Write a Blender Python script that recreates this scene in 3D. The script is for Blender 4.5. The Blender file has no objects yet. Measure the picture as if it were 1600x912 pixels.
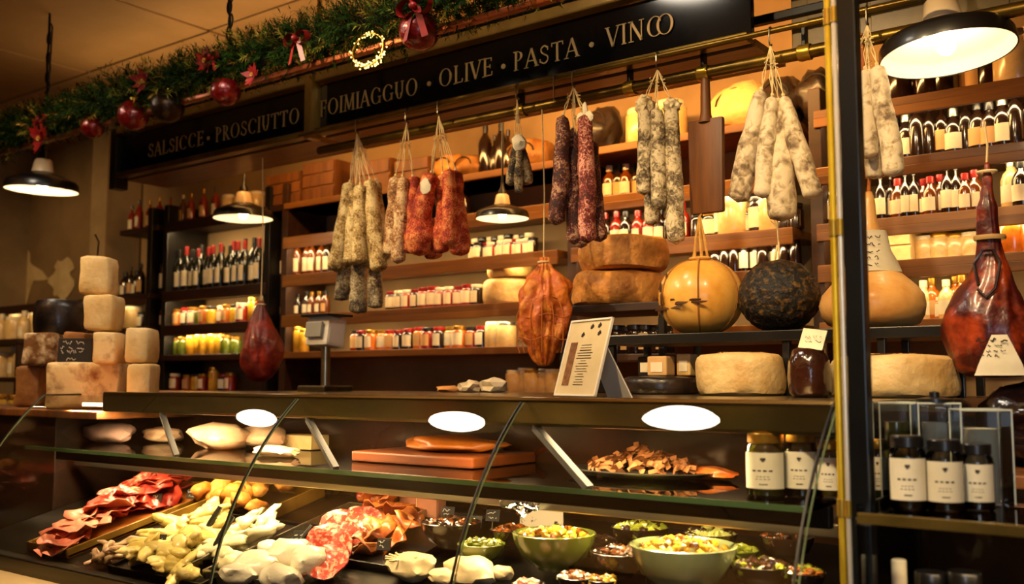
import bpy, bmesh, math, random
from mathutils import Vector, Matrix, noise
from math import sin, cos, pi, radians

SC = bpy.context.scene
COL = SC.collection
rnd = random.Random(7)

# ------------------------------------------------------------------ camera
E = 1.40                    # eye height
FPX = 1540.0                # focal length in pixels of the 1600 wide frame
PITCH = math.atan(138.0 / FPX)
FW = Vector((-0.6 * cos(PITCH), 0.8 * cos(PITCH), sin(PITCH)))
RT = Vector((0.8, 0.6, 0.0))
UP = RT.cross(FW)
EYE = Vector((0, 0, E))
cam_d = bpy.data.cameras.new('camera')
cam = bpy.data.objects.new('camera', cam_d)
COL.objects.link(cam)
cam.matrix_world = Matrix(((RT.x, UP.x, -FW.x, 0), (RT.y, UP.y, -FW.y, 0), (RT.z, UP.z, -FW.z, E), (0, 0, 0, 1)))
cam_d.sensor_width = 36.0
cam_d.lens = FPX / 1600.0 * 36.0
cam_d.clip_start = 0.05
cam_d.dof.use_dof = True
cam_d.dof.focus_distance = 2.95
cam_d.dof.aperture_fstop = 2.6
SC.camera = cam

# ------------------------------------------------------------------ world, exposure
SC.view_settings.view_transform = 'Standard'
SC.view_settings.look = 'None'
SC.view_settings.gamma = 1.0
SC.view_settings.use_curve_mapping = False
SC.view_settings.exposure = 0.42
world = bpy.data.worlds.new('world')
SC.world = world
world.use_nodes = True
bg = world.node_tree.nodes['Background']
bg.inputs[0].default_value = (0.9, 0.55, 0.25, 1)
bg.inputs[1].default_value = 0.02
try:
    SC.cycles.max_bounces = 8
    SC.cycles.transparent_max_bounces = 16
    SC.cycles.caustics_reflective = False
    SC.cycles.caustics_refractive = False
    SC.cycles.sample_clamp_indirect = 4.0
    SC.cycles.use_denoising = True
except Exception:
    pass

WARM = (1.0, 0.62, 0.26)
AMBER = (1.0, 0.48, 0.13)
CREAM = (1.0, 0.70, 0.36)
def lamp(name, kind, loc, energy, color, size=0.1, size_y=None, aim=None, spot=None, blend=0.4, spread=None):
    d = bpy.data.lights.new(name, kind)
    d.energy = energy
    d.color = color
    if kind == 'AREA':
        d.size = size
        if size_y:
            d.shape = 'RECTANGLE'
            d.size_y = size_y
        else:
            d.shape = 'DISK'
        if spread: d.spread = spread
    else:
        d.shadow_soft_size = size
    if kind == 'SPOT':
        d.spot_size = spot
        d.spot_blend = blend
    o = bpy.data.objects.new(name, d)
    COL.objects.link(o)
    o.location = loc
    if aim is not None:
        v = Vector(aim) - Vector(loc)
        o.rotation_euler = v.to_track_quat('-Z', 'Y').to_euler()
    return o

# spots on the customers' side that light the hanging goods and the counter
lamp('spot_light', 'SPOT', (-3.3, 0.9, E + 1.7), 150, CREAM, 0.05, aim=(-2.35, 2.95, E + 0.42), spot=radians(42), blend=0.7)
lamp('spot_light', 'SPOT', (-1.5, 1.0, E + 1.75), 130, CREAM, 0.05, aim=(-1.25, 2.95, E + 0.52), spot=radians(50), blend=0.7)
lamp('spot_light', 'SPOT', (-0.35, 1.1, E + 1.7), 110, CREAM, 0.05, aim=(-0.75, 2.85, E + 0.25), spot=radians(55), blend=0.7)
lamp('spot_light', 'SPOT', (-4.3, 0.6, E + 1.7), 110, WARM, 0.05, aim=(-3.7, 2.3, E + 0.05), spot=radians(34), blend=0.7)
lamp('spot_light', 'SPOT', (-0.5, 0.4, E + 1.6), 150, (1.0, 0.82, 0.58), 0.08, aim=(-0.55, 2.0, E - 0.2), spot=radians(40), blend=0.7)
lamp('spot_light', 'SPOT', (-2.6, .2, E + 1.6), 300, CREAM, 0.05, aim=(-2.45, 1.85, E - .5), spot=radians(50), blend=0.6)  # fill added to brighten the dim food fronts in the case
lamp('spot_light', 'SPOT', (-1.1, .3, E + 1.6), 110, CREAM, 0.05, aim=(-1.25, 1.9, E - .5), spot=radians(44), blend=0.7)  # second added fill on the case food, further right
lamp('spot_light', 'SPOT', (-5.6, 1.0, E + 1.7), 110, WARM, 0.05, aim=(-7.0, 4.0, E + .55), spot=radians(48), blend=0.8)  # fill added for the dim left wall, from no known fixture
lamp('cabinet_fill', 'AREA', (-.12, 1.93, E - .27), 2.2, CREAM, .7, .02, aim=(-.15, 2.0, E - 1.0))  # fill strip added under the shelf to brighten the dark lower goods
# daylight through the shop window behind the camera
lamp('window_light', 'AREA', (.75, -1.50, E + .25), 16, (0.80, 0.88, 1.0), 1.1, 1.4, aim=(-.2, 2.0, E - .1))
# unseen fill added for ceiling bounce: spots behind camera, a strip above the fascia
for (x_, y_, e_) in ((-5.4, -.9, 150), (-2.9, -1.1, 150), (-.5, -1.0, 150), (1.0, .9, 40)):
    lamp('ceiling_fill', 'SPOT', (x_, y_, E + .75), e_, WARM, .05, aim=(x_, y_ + .25, E + 2), spot=radians(125), blend=.6)
lamp('ceiling_fill_strip', 'AREA', (-3.6, 3.12, E + 1.42), 8, WARM, 3.6, .06, aim=(-3.6, 2.9, E + 2.4))
GZL = E - .262
# strips under the top of the display case and under its glass shelf
lamp('case_light', 'AREA', (-2.85, 2.035, E - 0.104), 26, CREAM, 1.6, 0.03, aim=(-2.85, 1.95, E - 1.0))
lamp('case_light', 'AREA', (-1.3, 2.035, E - 0.104), 15, CREAM, 1.0, 0.03, aim=(-1.3, 1.95, E - 1.0))
lamp('case_light', 'AREA', (-2.75, 2.06, GZL), 8, CREAM, 1.8, 0.03, aim=(-2.75, 2.16, E - 1.0))
lamp('case_light', 'AREA', (-1.25, 2.06, GZL), 5, CREAM, 1.0, 0.03, aim=(-1.25, 2.16, E - 1.0))
# amber wash over the tall wall above the shelves
lamp('wall_wash', 'AREA', (-2.0, 3.25, E + 1.30), 26, AMBER, 1.7, 0.06, aim=(-2.0, 4.1, E + 1.05))
lamp('wall_wash', 'AREA', (-3.7, 3.25, E + 1.30), 9, AMBER, 1.6, 0.06, aim=(-3.7, 4.1, E + 1.05))

# ------------------------------------------------------------------ plan helpers
def ray(px, py):
    return (FW + RT * ((px - 800) / FPX) + UP * ((456 - py) / FPX))
def W(px, py, Y):                       # the point of the plane Y that shows at px, py
    d = ray(px, py)
    return EYE + d * (Y / d.y)
def WZ(px, py, z):                      # the point of the level z that shows at px, py
    d = ray(px, py)
    return EYE + d * ((z - E) / d.z)
def XA(px, Y, z):                       # X on the line (Y, z) that shows at column px
    u = (px - 800) / FPX
    n = RT - FW * u                     # n . (p - EYE) = 0
    return -(n.y * Y + n.z * (z - E)) / n.x
def S(p):                               # metres per pixel at point p
    return (Vector(p) - EYE).dot(FW) / FPX
DECK0, DECKS = E - 0.575, 0.24
def deckz(Y): return DECK0 + DECKS * (Y - 1.70)
def D(px, py, h=0.0):                   # a point on the sloping display deck
    d = ray(px, py)
    t = (DECK0 + h - DECKS * 1.70 - E) / (d.z - DECKS * d.y)
    return EYE + d * t

# ------------------------------------------------------------------ materials
def lin(c):
    if isinstance(c, str):
        c = c.lstrip('#')
        c = [int(c[i:i + 2], 16) / 255 for i in (0, 2, 4)]
        c = [x / 12.92 if x <= .04045 else ((x + .055) / 1.055) ** 2.4 for x in c]
    return (c[0], c[1], c[2], 1)
_mats = {}
def mat(name, c1, c2=None, scale=8.0, rough=0.5, metal=0.0, bump=0.0, bscale=None, detail=4.0, distort=0.0,
        c3=None, ramp=(0.35, 0.65), emit=None, estr=0.0, coat=0.0, trans=0.0, ior=1.45, stretch=None, sss=0.0, spec=None, kind='noise', rvar=0.0):
    if name in _mats: return _mats[name]
    m = bpy.data.materials.new(name)
    m.use_nodes = True
    nt = m.node_tree
    N = nt.nodes
    b = N['Principled BSDF']
    b.inputs['Base Color'].default_value = lin(c1)
    b.inputs['Roughness'].default_value = rough
    b.inputs['Metallic'].default_value = metal
    b.inputs['IOR'].default_value = ior
    b.inputs['Coat Weight'].default_value = coat
    b.inputs['Coat Roughness'].default_value = 0.15
    b.inputs['Transmission Weight'].default_value = trans
    if spec is not None: b.inputs['Specular IOR Level'].default_value = spec
    if sss:
        b.inputs['Subsurface Weight'].default_value = sss
        b.inputs['Subsurface Radius'].default_value = (0.02, 0.01, 0.005)
        b.inputs['Subsurface Scale'].default_value = 1.0
    if emit:
        b.inputs['Emission Color'].default_value = lin(emit)
        b.inputs['Emission Strength'].default_value = estr
    if c2 or bump:
        tc = N.new('ShaderNodeTexCoord')
        mp = N.new('ShaderNodeMapping')
        nt.links.new(tc.outputs['Object'], mp.inputs[0])
        # each thing gets its own patch of the pattern
        oi = N.new('ShaderNodeObjectInfo')
        mu = N.new('ShaderNodeMath'); mu.operation = 'MULTIPLY'; mu.inputs[1].default_value = 37.0
        nt.links.new(oi.outputs['Random'], mu.inputs[0])
        nt.links.new(mu.outputs[0], mp.inputs['Location'])
        if stretch: mp.inputs['Scale'].default_value = stretch
        if kind == 'voronoi':
            nz = N.new('ShaderNodeTexVoronoi'); nz.inputs['Scale'].default_value = scale
            out = nz.outputs['Distance']
        else:
            nz = N.new('ShaderNodeTexNoise')
            nz.inputs['Scale'].default_value = scale
            nz.inputs['Detail'].default_value = detail
            nz.inputs['Distortion'].default_value = distort
            nz.inputs['Roughness'].default_value = 0.6
            out = nz.outputs[0]
        nt.links.new(mp.outputs[0], nz.inputs['Vector'])
        if c2:
            r = N.new('ShaderNodeValToRGB')
            r.color_ramp.elements[0].position = ramp[0]
            r.color_ramp.elements[1].position = ramp[1]
            r.color_ramp.elements[0].color = lin(c1)
            r.color_ramp.elements[1].color = lin(c2)
            if c3:
                e = r.color_ramp.elements.new((ramp[0] + ramp[1]) / 2); e.color = lin(c3)
            nt.links.new(out, r.inputs[0])
            nt.links.new(r.outputs[0], b.inputs['Base Color'])
        if bump:
            n2 = nz
            if bscale:
                n2 = N.new('ShaderNodeTexNoise')
                n2.inputs['Scale'].default_value = bscale
                n2.inputs['Detail'].default_value = 3
                nt.links.new(mp.outputs[0], n2.inputs['Vector'])
            bp = N.new('ShaderNodeBump')
            bp.inputs['Strength'].default_value = bump
            bp.inputs['Distance'].default_value = 0.01
            nt.links.new(n2.outputs[0], bp.inputs['Height'])
            nt.links.new(bp.outputs[0], b.inputs['Normal'])
    _mats[name] = m
    return m

def glass_mat(name, tint, rough=0.0, ior=1.45, boost=1.0):      # thin clear sheet: fresnel reflection over clear transmission
    m = bpy.data.materials.new(name); m.use_nodes = True
    nt = m.node_tree; N = nt.nodes
    N.remove(N['Principled BSDF'])
    tr = N.new('ShaderNodeBsdfTransparent'); tr.inputs[0].default_value = lin(tint)
    gl = N.new('ShaderNodeBsdfGlossy'); gl.inputs['Roughness'].default_value = rough
    fr = N.new('ShaderNodeFresnel'); fr.inputs[0].default_value = ior
    mx = N.new('ShaderNodeMixShader')
    nt.links.new(fr.outputs[0], mx.inputs[0]); nt.links.new(tr.outputs[0], mx.inputs[1]); nt.links.new(gl.outputs[0], mx.inputs[2])
    nt.links.new(mx.outputs[0], N['Material Output'].inputs[0])
    return m

def salami_mat(name, base, bloom, dark, amount=0.5, scale=55, squig=3.0):
    m = bpy.data.materials.new(name); m.use_nodes = True
    nt = m.node_tree; N = nt.nodes; b = N['Principled BSDF']
    b.inputs['Roughness'].default_value = 0.72
    tc = N.new('ShaderNodeTexCoord'); oi = N.new('ShaderNodeObjectInfo')
    mp = N.new('ShaderNodeMapping')
    mu = N.new('ShaderNodeMath'); mu.operation = 'MULTIPLY'; mu.inputs[1].default_value = 23.0
    nt.links.new(oi.outputs['Random'], mu.inputs[0]); nt.links.new(mu.outputs[0], mp.inputs['Location'])
    nt.links.new(tc.outputs['Object'], mp.inputs[0])
    n1 = N.new('ShaderNodeTexNoise'); n1.inputs['Scale'].default_value = scale; n1.inputs['Detail'].default_value = 3; n1.inputs['Distortion'].default_value = squig
    n2 = N.new('ShaderNodeTexNoise'); n2.inputs['Scale'].default_value = scale * 0.28; n2.inputs['Detail'].default_value = 4
    for n in (n1, n2): nt.links.new(mp.outputs[0], n.inputs['Vector'])
    ad = N.new('ShaderNodeMath'); ad.operation = 'ADD'
    m1 = N.new('ShaderNodeMath'); m1.operation = 'MULTIPLY'; m1.inputs[1].default_value = 0.62
    m2 = N.new('ShaderNodeMath'); m2.operation = 'MULTIPLY'; m2.inputs[1].default_value = 0.62
    nt.links.new(n1.outputs[0], m1.inputs[0]); nt.links.new(n2.outputs[0], m2.inputs[0])
    nt.links.new(m1.outputs[0], ad.inputs[0]); nt.links.new(m2.outputs[0], ad.inputs[1])
    r = N.new('ShaderNodeValToRGB')
    e = r.color_ramp.elements
    c = 0.62 + (0.5 - amount) * 0.25
    e[0].position = c - 0.11; e[0].color = lin(dark)
    e[1].position = c + 0.09; e[1].color = lin(bloom)
    k = e.new(c - 0.01); k.color = lin(base)
    nt.links.new(ad.outputs[0], r.inputs[0]); nt.links.new(r.outputs[0], b.inputs['Base Color'])
    bp = N.new('ShaderNodeBump'); bp.inputs['Strength'].default_value = 0.7; bp.inputs['Distance'].default_value = 0.006
    nt.links.new(n1.outputs[0], bp.inputs['Height']); nt.links.new(bp.outputs[0], b.inputs['Normal'])
    return m

M = dict(
    black=mat('black_paint', '#0d0c0b', '#171513', 6, 0.35, coat=0.2),
    blackmetal=mat('black_metal', '#121212', rough=0.4, metal=0.6),
    steel=mat('brushed_steel', '#8d8672', '#a39a82', 30, 0.28, 1.0, stretch=(0.05, 1, 1)),
    darksteel=mat('dark_steel', '#4a4536', '#5d5644', 30, 0.35, 1.0, stretch=(0.05, 1, 1)),
    brass=mat('brass', '#a8842a', '#c09a3a', 14, 0.28, 0.75),
    oldbrass=mat('aged_brass', '#604a1a', '#7a6024', 9, 0.33, 0.8),
    copper=mat('copper_rail', '#7a3d1c', '#8e4a22', 8, 0.35, 0.8),
    goldpaint=mat('gilt_lettering', '#b08c50', rough=0.55),
    wood=mat('shelf_wood', '#83551f', '#5a3512', 5, 0.45, bump=0.1, stretch=(0.25, 3, 3), coat=0.15),
    darkwood=mat('dark_wood', '#3a1f0e', '#241207', 5, 0.5, bump=0.1, stretch=(0.25, 3, 3)),
    boardwood=mat('board_wood', '#573212', '#7a491c', 6, 0.5, bump=0.15, stretch=(4, 4, 0.35)),
    board2=mat('chopping_wood', '#a05a1c', '#824312', 6, 0.4, stretch=(0.4, 4, 4)),
    plaster=mat('wall_plaster', '#8a7452', '#a58e68', 2.2, 0.9, bump=0.15, bscale=14, detail=6),
    wallback=mat('back_wall_plaster', '#7d6646', '#9c8058', 1.6, 0.85, bump=0.1, bscale=10),
    ceil=mat('ceiling_panel_paint', '#b08c5c', '#9a7848', 1.4, 0.8, bump=0.1, bscale=5, detail=6),
    floor=mat('floor_tiles', '#3a2a1c', '#2a1e14', 3, 0.4),
    cream=mat('cream_enamel', '#c9b48a', rough=0.35, coat=0.2),
    ivory=mat('ivory_panel', '#b69c6d', '#a48a5c', 3, 0.5),
    white=mat('white_enamel', '#efe6d2', rough=0.35),
    paper=mat('label_paper', '#e0d4b4', '#d3c6a2', 12, 0.8),
    paper2=mat('kraft_label', '#c9a067', '#bd925a', 12, 0.8),
    ink=mat('printed_ink', '#2c241c', rough=0.8),
    chalk=mat('chalk', '#e2dccf', rough=0.9),
    slate=mat('chalkboard', '#15130f', '#1d1a15', 10, 0.7),
    string=mat('butcher_string', '#d6b878', '#ead49c', 60, 0.9),
    rope=mat('raffia_rope', '#c08a3a', '#d6a452', 50, 0.85),
    darkstring=mat('dark_cord', '#1a1410', rough=0.8),
    salt=mat('coarse_white', '#d9cfae', '#eadfbe', 20, 0.8),
)
M['glass'] = glass_mat('case_glass', (0.955, 0.965, 0.94), 0.0, 1.5)
M['jarglass'] = glass_mat('jar_glass', (0.86, 0.86, 0.80), 0.02, 1.5)
M['vaseglass'] = glass_mat('vase_glass', (0.90, 0.93, 0.92), 0.01, 1.75)
M['edgeglass'] = mat('glass_edge', '#4f6b40', rough=0.15, trans=0.35, coat=0.3)

# ------------------------------------------------------------------ mesh helpers
def bm_new(): return bmesh.new()
def add_box(bm, c, s, rot=None, bevel=0.0):
    r = bmesh.ops.create_cube(bm, size=1.0)
    vs = r['verts']
    mtx = Matrix.Translation(Vector(c)) @ (rot.to_4x4() if rot else Matrix.Identity(4)) @ Matrix.Diagonal((s[0], s[1], s[2], 1))
    bmesh.ops.transform(bm, matrix=mtx, verts=vs)
    if bevel > 0:
        es = list({e for v in vs for e in v.link_edges})
        bmesh.ops.bevel(bm, geom=es, offset=bevel, segments=2, profile=0.6, affect='EDGES')
    return vs
def add_lathe(bm, prof, seg=24, c=(0, 0, 0), mtx=None):
    rings = []
    c = Vector(c)
    for r, z in prof:
        if r <= 1e-6:
            v = [bm.verts.new(c + Vector((0, 0, z)))]
        else:
            v = [bm.verts.new(c + Vector((r * cos(2 * pi * i / seg), r * sin(2 * pi * i / seg), z))) for i in range(seg)]
        rings.append(v)
    for a, b in zip(rings, rings[1:]):
        for i in range(seg):
            j = (i + 1) % seg
            if len(a) == 1 and len(b) == 1: continue
            if len(a) == 1: bm.faces.new((a[0], b[j], b[i]))
            elif len(b) == 1: bm.faces.new((a[i], a[j], b[0]))
            else: bm.faces.new((a[i], a[j], b[j], b[i]))
    if mtx is not None:
        bmesh.ops.transform(bm, matrix=mtx, verts=[v for r in rings for v in r])
    return rings
def add_tube(bm, pts, r, seg=8, cap=True, radii=None):
    pts = [Vector(p) for p in pts]
    n = len(pts)
    rings = []
    ref = None
    for i, p in enumerate(pts):
        t = (pts[min(i + 1, n - 1)] - pts[max(i - 1, 0)])
        if t.length < 1e-9: t = Vector((0, 0, 1))
        t.normalize()
        if ref is None:
            ref = Vector((1, 0, 0)) if abs(t.x) < 0.9 else Vector((0, 1, 0))
        a = (ref - t * ref.dot(t))
        if a.length < 1e-6: a = t.orthogonal()
        a.normalize(); ref = a
        b = t.cross(a)
        rr = radii[i] if radii else r
        rings.append([bm.verts.new(p + (a * cos(2 * pi * k / seg) + b * sin(2 * pi * k / seg)) * rr) for k in range(seg)])
    for A, B in zip(rings, rings[1:]):
        for k in range(seg):
            j = (k + 1) % seg
            bm.faces.new((A[k], A[j], B[j], B[k]))
    if cap:
        bm.faces.new(list(reversed(rings[0]))); bm.faces.new(rings[-1])
    return rings
def mesh_of(bm, name, smooth=True):
    bmesh.ops.recalc_face_normals(bm, faces=bm.faces[:])
    me = bpy.data.meshes.new(name)
    bm.to_mesh(me); bm.free()
    if smooth:
        for p in me.polygons: p.use_smooth = True
    return me
def obj(name, bm, m, parent=None, loc=(0, 0, 0), rot=(0, 0, 0), smooth=True, autos=True):
    me = mesh_of(bm, name, smooth) if isinstance(bm, bmesh.types.BMesh) else bm
    o = bpy.data.objects.new(name, me)
    COL.objects.link(o)
    if m is not None and not me.materials: me.materials.append(m)
    if parent is not None: o.parent = parent
    o.location = loc; o.rotation_euler = rot
    if smooth and autos and isinstance(bm, bmesh.types.BMesh) is True:
        try: me.set_sharp_from_angle(angle=radians(38))
        except Exception: pass
    return o
def box(name, c, s, m, parent=None, bevel=0.0, rot=None):
    bm = bm_new(); add_box(bm, (0, 0, 0), s, None, bevel)
    return obj(name, bm, m, parent, c, rot or (0, 0, 0), smooth=False)
def tag(o, label, cat, group=None):
    o['label'] = label; o['category'] = cat
    if group: o['group'] = group
    return o
def empty(name, loc, label, cat, group=None, rotz=0.0):
    o = bpy.data.objects.new(name, None); COL.objects.link(o)
    o.empty_display_size = 0.05
    o.location = loc; o.rotation_euler = (0, 0, rotz)
    return tag(o, label, cat, group)
def struct(o):
    o['kind'] = 'structure'; return o
def stuff(o):
    o['kind'] = 'stuff'; return o
def dup(root, loc, rot=None, label=None, group=None, scale=None):
    r = root.copy(); COL.objects.link(r); r.location = loc
    if rot is not None: r.rotation_euler = rot
    if scale is not None: r.scale = scale
    if label: r['label'] = label
    if group: r['group'] = group
    for ch in root.children:
        c = ch.copy(); COL.objects.link(c); c.parent = r
        for g in ch.children:
            d = g.copy(); COL.objects.link(d); d.parent = c
    return r
ORD = ['first', 'second', 'third', 'fourth', 'fifth', 'sixth', 'seventh', 'eighth', 'ninth', 'tenth', 'eleventh', 'twelfth',
       'thirteenth', 'fourteenth', 'fifteenth', 'sixteenth', 'seventeenth', 'eighteenth', 'nineteenth', 'twentieth']
def nz(x, y, z, s=0.0): return noise.noise(Vector((x + s * 17.3, y - s * 9.1, z + s * 5.7)))
def rough_blob(bm, c, s, sub=2, amp=0.12, freq=2.5, seed=0.0, rot=None, flat=None):
    r = bmesh.ops.create_icosphere(bm, subdivisions=sub, radius=1.0)
    for v in r['verts']:
        p = v.co.copy()
        k = 1 + amp * nz(p.x * freq, p.y * freq, p.z * freq, seed) * 2
        v.co = p * k
        if flat is not None and v.co.z < flat: v.co.z = flat
    mtx = Matrix.Translation(Vector(c)) @ (rot.to_4x4() if rot else Matrix.Identity(4)) @ Matrix.Diagonal((s[0], s[1], s[2], 1))
    bmesh.ops.transform(bm, matrix=mtx, verts=r['verts'])
    return r['verts']
# ------------------------------------------------------------------ room shell
XL, XR, YB, YF, ZC = -8.0, 1.6, 4.05, -1.6, E + 1.87
struct(box('floor', ((XL + XR) / 2, (YB + YF) / 2, -0.05), (XR - XL, YB - YF, 0.1), M['floor']))
ceiling = struct(box('ceiling', ((XL + XR) / 2, (YB + YF) / 2, ZC + 0.075), (XR - XL, YB - YF, 0.1), M['darkwood']))
pw, pl = 1.2, 0.95
bm = bm_new(); add_box(bm, (0, 0, 0), (pw - 0.012, pl - 0.012, 0.03), None, 0.006)
pme = mesh_of(bm, 'ceiling_panel', False); pme.materials.append(M['ceil'])
for i in range(8):
    for j in range(6):
        o = bpy.data.objects.new('ceiling_panel', pme); COL.objects.link(o); o.parent = ceiling
        o.location = (XL + pw * (i + 0.5) - (XL + XR) / 2, YF + pl * (j + 0.5) - (YB + YF) / 2, -0.06 + rnd.uniform(-.004, .004))
        o.rotation_euler = (rnd.uniform(-.004, .004), rnd.uniform(-.004, .004), 0)
struct(box('wall_back', ((XL + XR) / 2, YB + 0.05, (ZC + .13) / 2), (XR - XL, 0.1, ZC + .13), M['wallback']))
struct(box('wall_left', (XL - 0.05, (YB + YF) / 2, (ZC + .13) / 2), (0.1, YB - YF, ZC + .13), M['plaster']))
struct(box('wall_right', (XR + 0.05, (YB + YF) / 2, (ZC + .13) / 2), (0.1, YB - YF, ZC + .13), M['plaster']))
struct(box('wall_front', ((XL + XR) / 2, YF - 0.05, (ZC + .13) / 2), (XR - XL, 0.1, ZC + .13), mat('front_wall_paint', '#5a4228', '#6b5032', 2, .8)))
# a pilaster in the far left corner
px_ = XA(150, 3.75, E + 1.1)
struct(box('trim_1', (px_, 3.9, (ZC + .02) / 2), (0.2, 0.28, ZC + .02), M['plaster'], bevel=0.01))
# patched white plaster on the far left wall
def patch(px, py, r, seed):
    p = W(px, py, YB - 0.004)
    bm = bm_new()
    n = 28
    vs = [bm.verts.new((r * (1 + 0.45 * nz(cos(2 * pi * k / n) * 1.6, sin(2 * pi * k / n) * 1.6, 0, seed) * 2) * cos(2 * pi * k / n), 0,
                        0.7 * r * (1 + 0.45 * nz(cos(2 * pi * k / n) * 1.6, sin(2 * pi * k / n) * 1.6, 3, seed) * 2) * sin(2 * pi * k / n))) for k in range(n)]
    bm.faces.new(vs)
    r_ = bmesh.ops.extrude_face_region(bm, geom=bm.faces[:])
    bmesh.ops.translate(bm, verts=[v for v in r_['geom'] if isinstance(v, bmesh.types.BMVert)], vec=(0, -0.006, 0))
    return p, bm
for (px, py, r, sd) in ((22, 428, .42, 1), (95, 432, .2, 2)):
    p, bm = patch(px, py, r, sd)
    o = obj('plaster_patch', bm, mat('pale_plaster', '#ead4a2', '#c9b07a', 5, 0.9, bump=0.2), None, p, smooth=False)
    tag(o, 'bare plaster patch behind the cheese stack, ' + ('larger one at the picture edge' if sd == 1 else 'smaller one nearer the shelves'), 'plaster', 'bare plaster patches')

# ------------------------------------------------------------------ wall shelving
YS, YSB = 3.72, 4.04
def bay(label, pxl, pxr, levels, Yf=YS, woodm='wood', strips=(), uprights=(True, True), top=E + 1.14, power=7.0, xpad=(0, 0), zfoot=E - .064):
    x0 = XA(pxl, Yf, E) + xpad[0]; x1 = XA(pxr, Yf, E) + xpad[1]
    cx, w = (x0 + x1) / 2, x1 - x0
    t = empty('wall_shelving', (cx, YSB, 0), label, 'shelving', 'shelving bays along the back wall')
    for k, u in enumerate(uprights):
        if u:
            xx = (-w / 2 + 0.03) if k == 0 else (w / 2 - 0.03)
            box('upright', (xx, (Yf - YSB) / 2, (top + zfoot) / 2), (0.05, YSB - Yf - 0.02, top - zfoot), M['black' if woodm != 'wood' else 'darkwood'], t, 0.004)
    for z in levels:
        s = box('shelf', (0, (Yf - YSB) / 2, E + z - 0.0175), (w - 0.06 if uprights[0] else w, YSB - Yf - 0.0, 0.035), M[woodm], t, 0.004)
        if z in strips:
            box('lip', (0, -(YSB - Yf) / 2 + .008, -.032), (w - 0.06, .016, .036), M[woodm], s, .003)
            lamp('shelf_light', 'AREA', (cx, Yf + 0.036, E + z - 0.046), power * w * .8, WARMLED, w - 0.14, 0.02, aim=(cx, Yf + 0.14, E + z - 0.4))
    return t, x0, x1
WARMLED = (1.0, 0.70, 0.34)
M['led'] = mat('warm_light_strip', '#ffd9a0', emit='#ffc878', estr=2.0)
LV_L = (1.02, .57, .35, .16)
LV_M = (1.02, .82, .60, .37, .16)
LV_N = (1.046, .82, .60, .44, .22)
bay('black wall shelving with wine bottles behind the dark red ham', 245, 415, LV_L, woodm='darkwood', strips=(1.02, .57, .35), power=5)
bay('wooden wall shelving full of small jars behind the beige salami bunch', 432, 880, LV_M, strips=(.82, .60, .37), power=3.2, uprights=(True, False))
bay('wooden wall shelving behind the orange cheese wheels and the wooden chopping board', 884, 1256, LV_N, strips=(.82, .60, .44), power=2.8, uprights=(True, False))
bay('wooden wall shelving with bottles and cream canisters at the far right', 1270, 1600, LV_N, strips=(1.046, .82, .60, .44), power=2.1, xpad=(0, 0.9))
bay('narrow dark shelving in the corner behind the cheese stack', -10, 228, (.57, .35), woodm='darkwood', strips=(.57,), power=1.0, uprights=(False, True), zfoot=0)
x0 = XA(184, YS, E + 1.02); x1 = XA(245, YS, E + 1.02) - .01
s_ = box('wall_shelf', ((x0 + x1) / 2, 3.885, E + 1.02 - .0175), (x1 - x0, .30, .035), M['darkwood'], None, .004)
tag(s_, 'dark shelf board with sauce bottles just left of the wine shelving', 'shelf')
# window frame of the front wall behind the camera
wf = struct(box('window_1', (.75, YF + .02, E + .25), (1.3, .04, 1.6), M['darkwood']))
box('pane', (0, .022, 0), (1.16, .01, 1.46), mat('bright_window_pane', '#dfe8f2', emit='#cfe0f5', estr=1.2), wf)
for dx in (-.2, .2): box('glazing_bar', (dx, .03, 0), (.03, .02, 1.46), M['darkwood'], wf)
# back counter below the shelving
bc = empty('back_counter', (-2.7, 3.7, 0), 'dark work counter with cupboard doors under the wall shelves', 'counter')
box('carcass', (0, 0.02, (E - .12) / 2), (6.1, 0.62, E - .12), M['darkwood'], bc)
box('worktop', (0, -0.02, E - .09), (6.14, 0.66, 0.05), M['boardwood'], bc, 0.006)
for k in range(9):
    d = box('door', (-2.6 + .65 * k, -0.30, .68), (.62, .025, 1.02), M['boardwood'], bc, 0.006)
    box('knob', (.24, -.02, .2), (.03, .03, .03), M['oldbrass'], d, 0.008)

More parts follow.
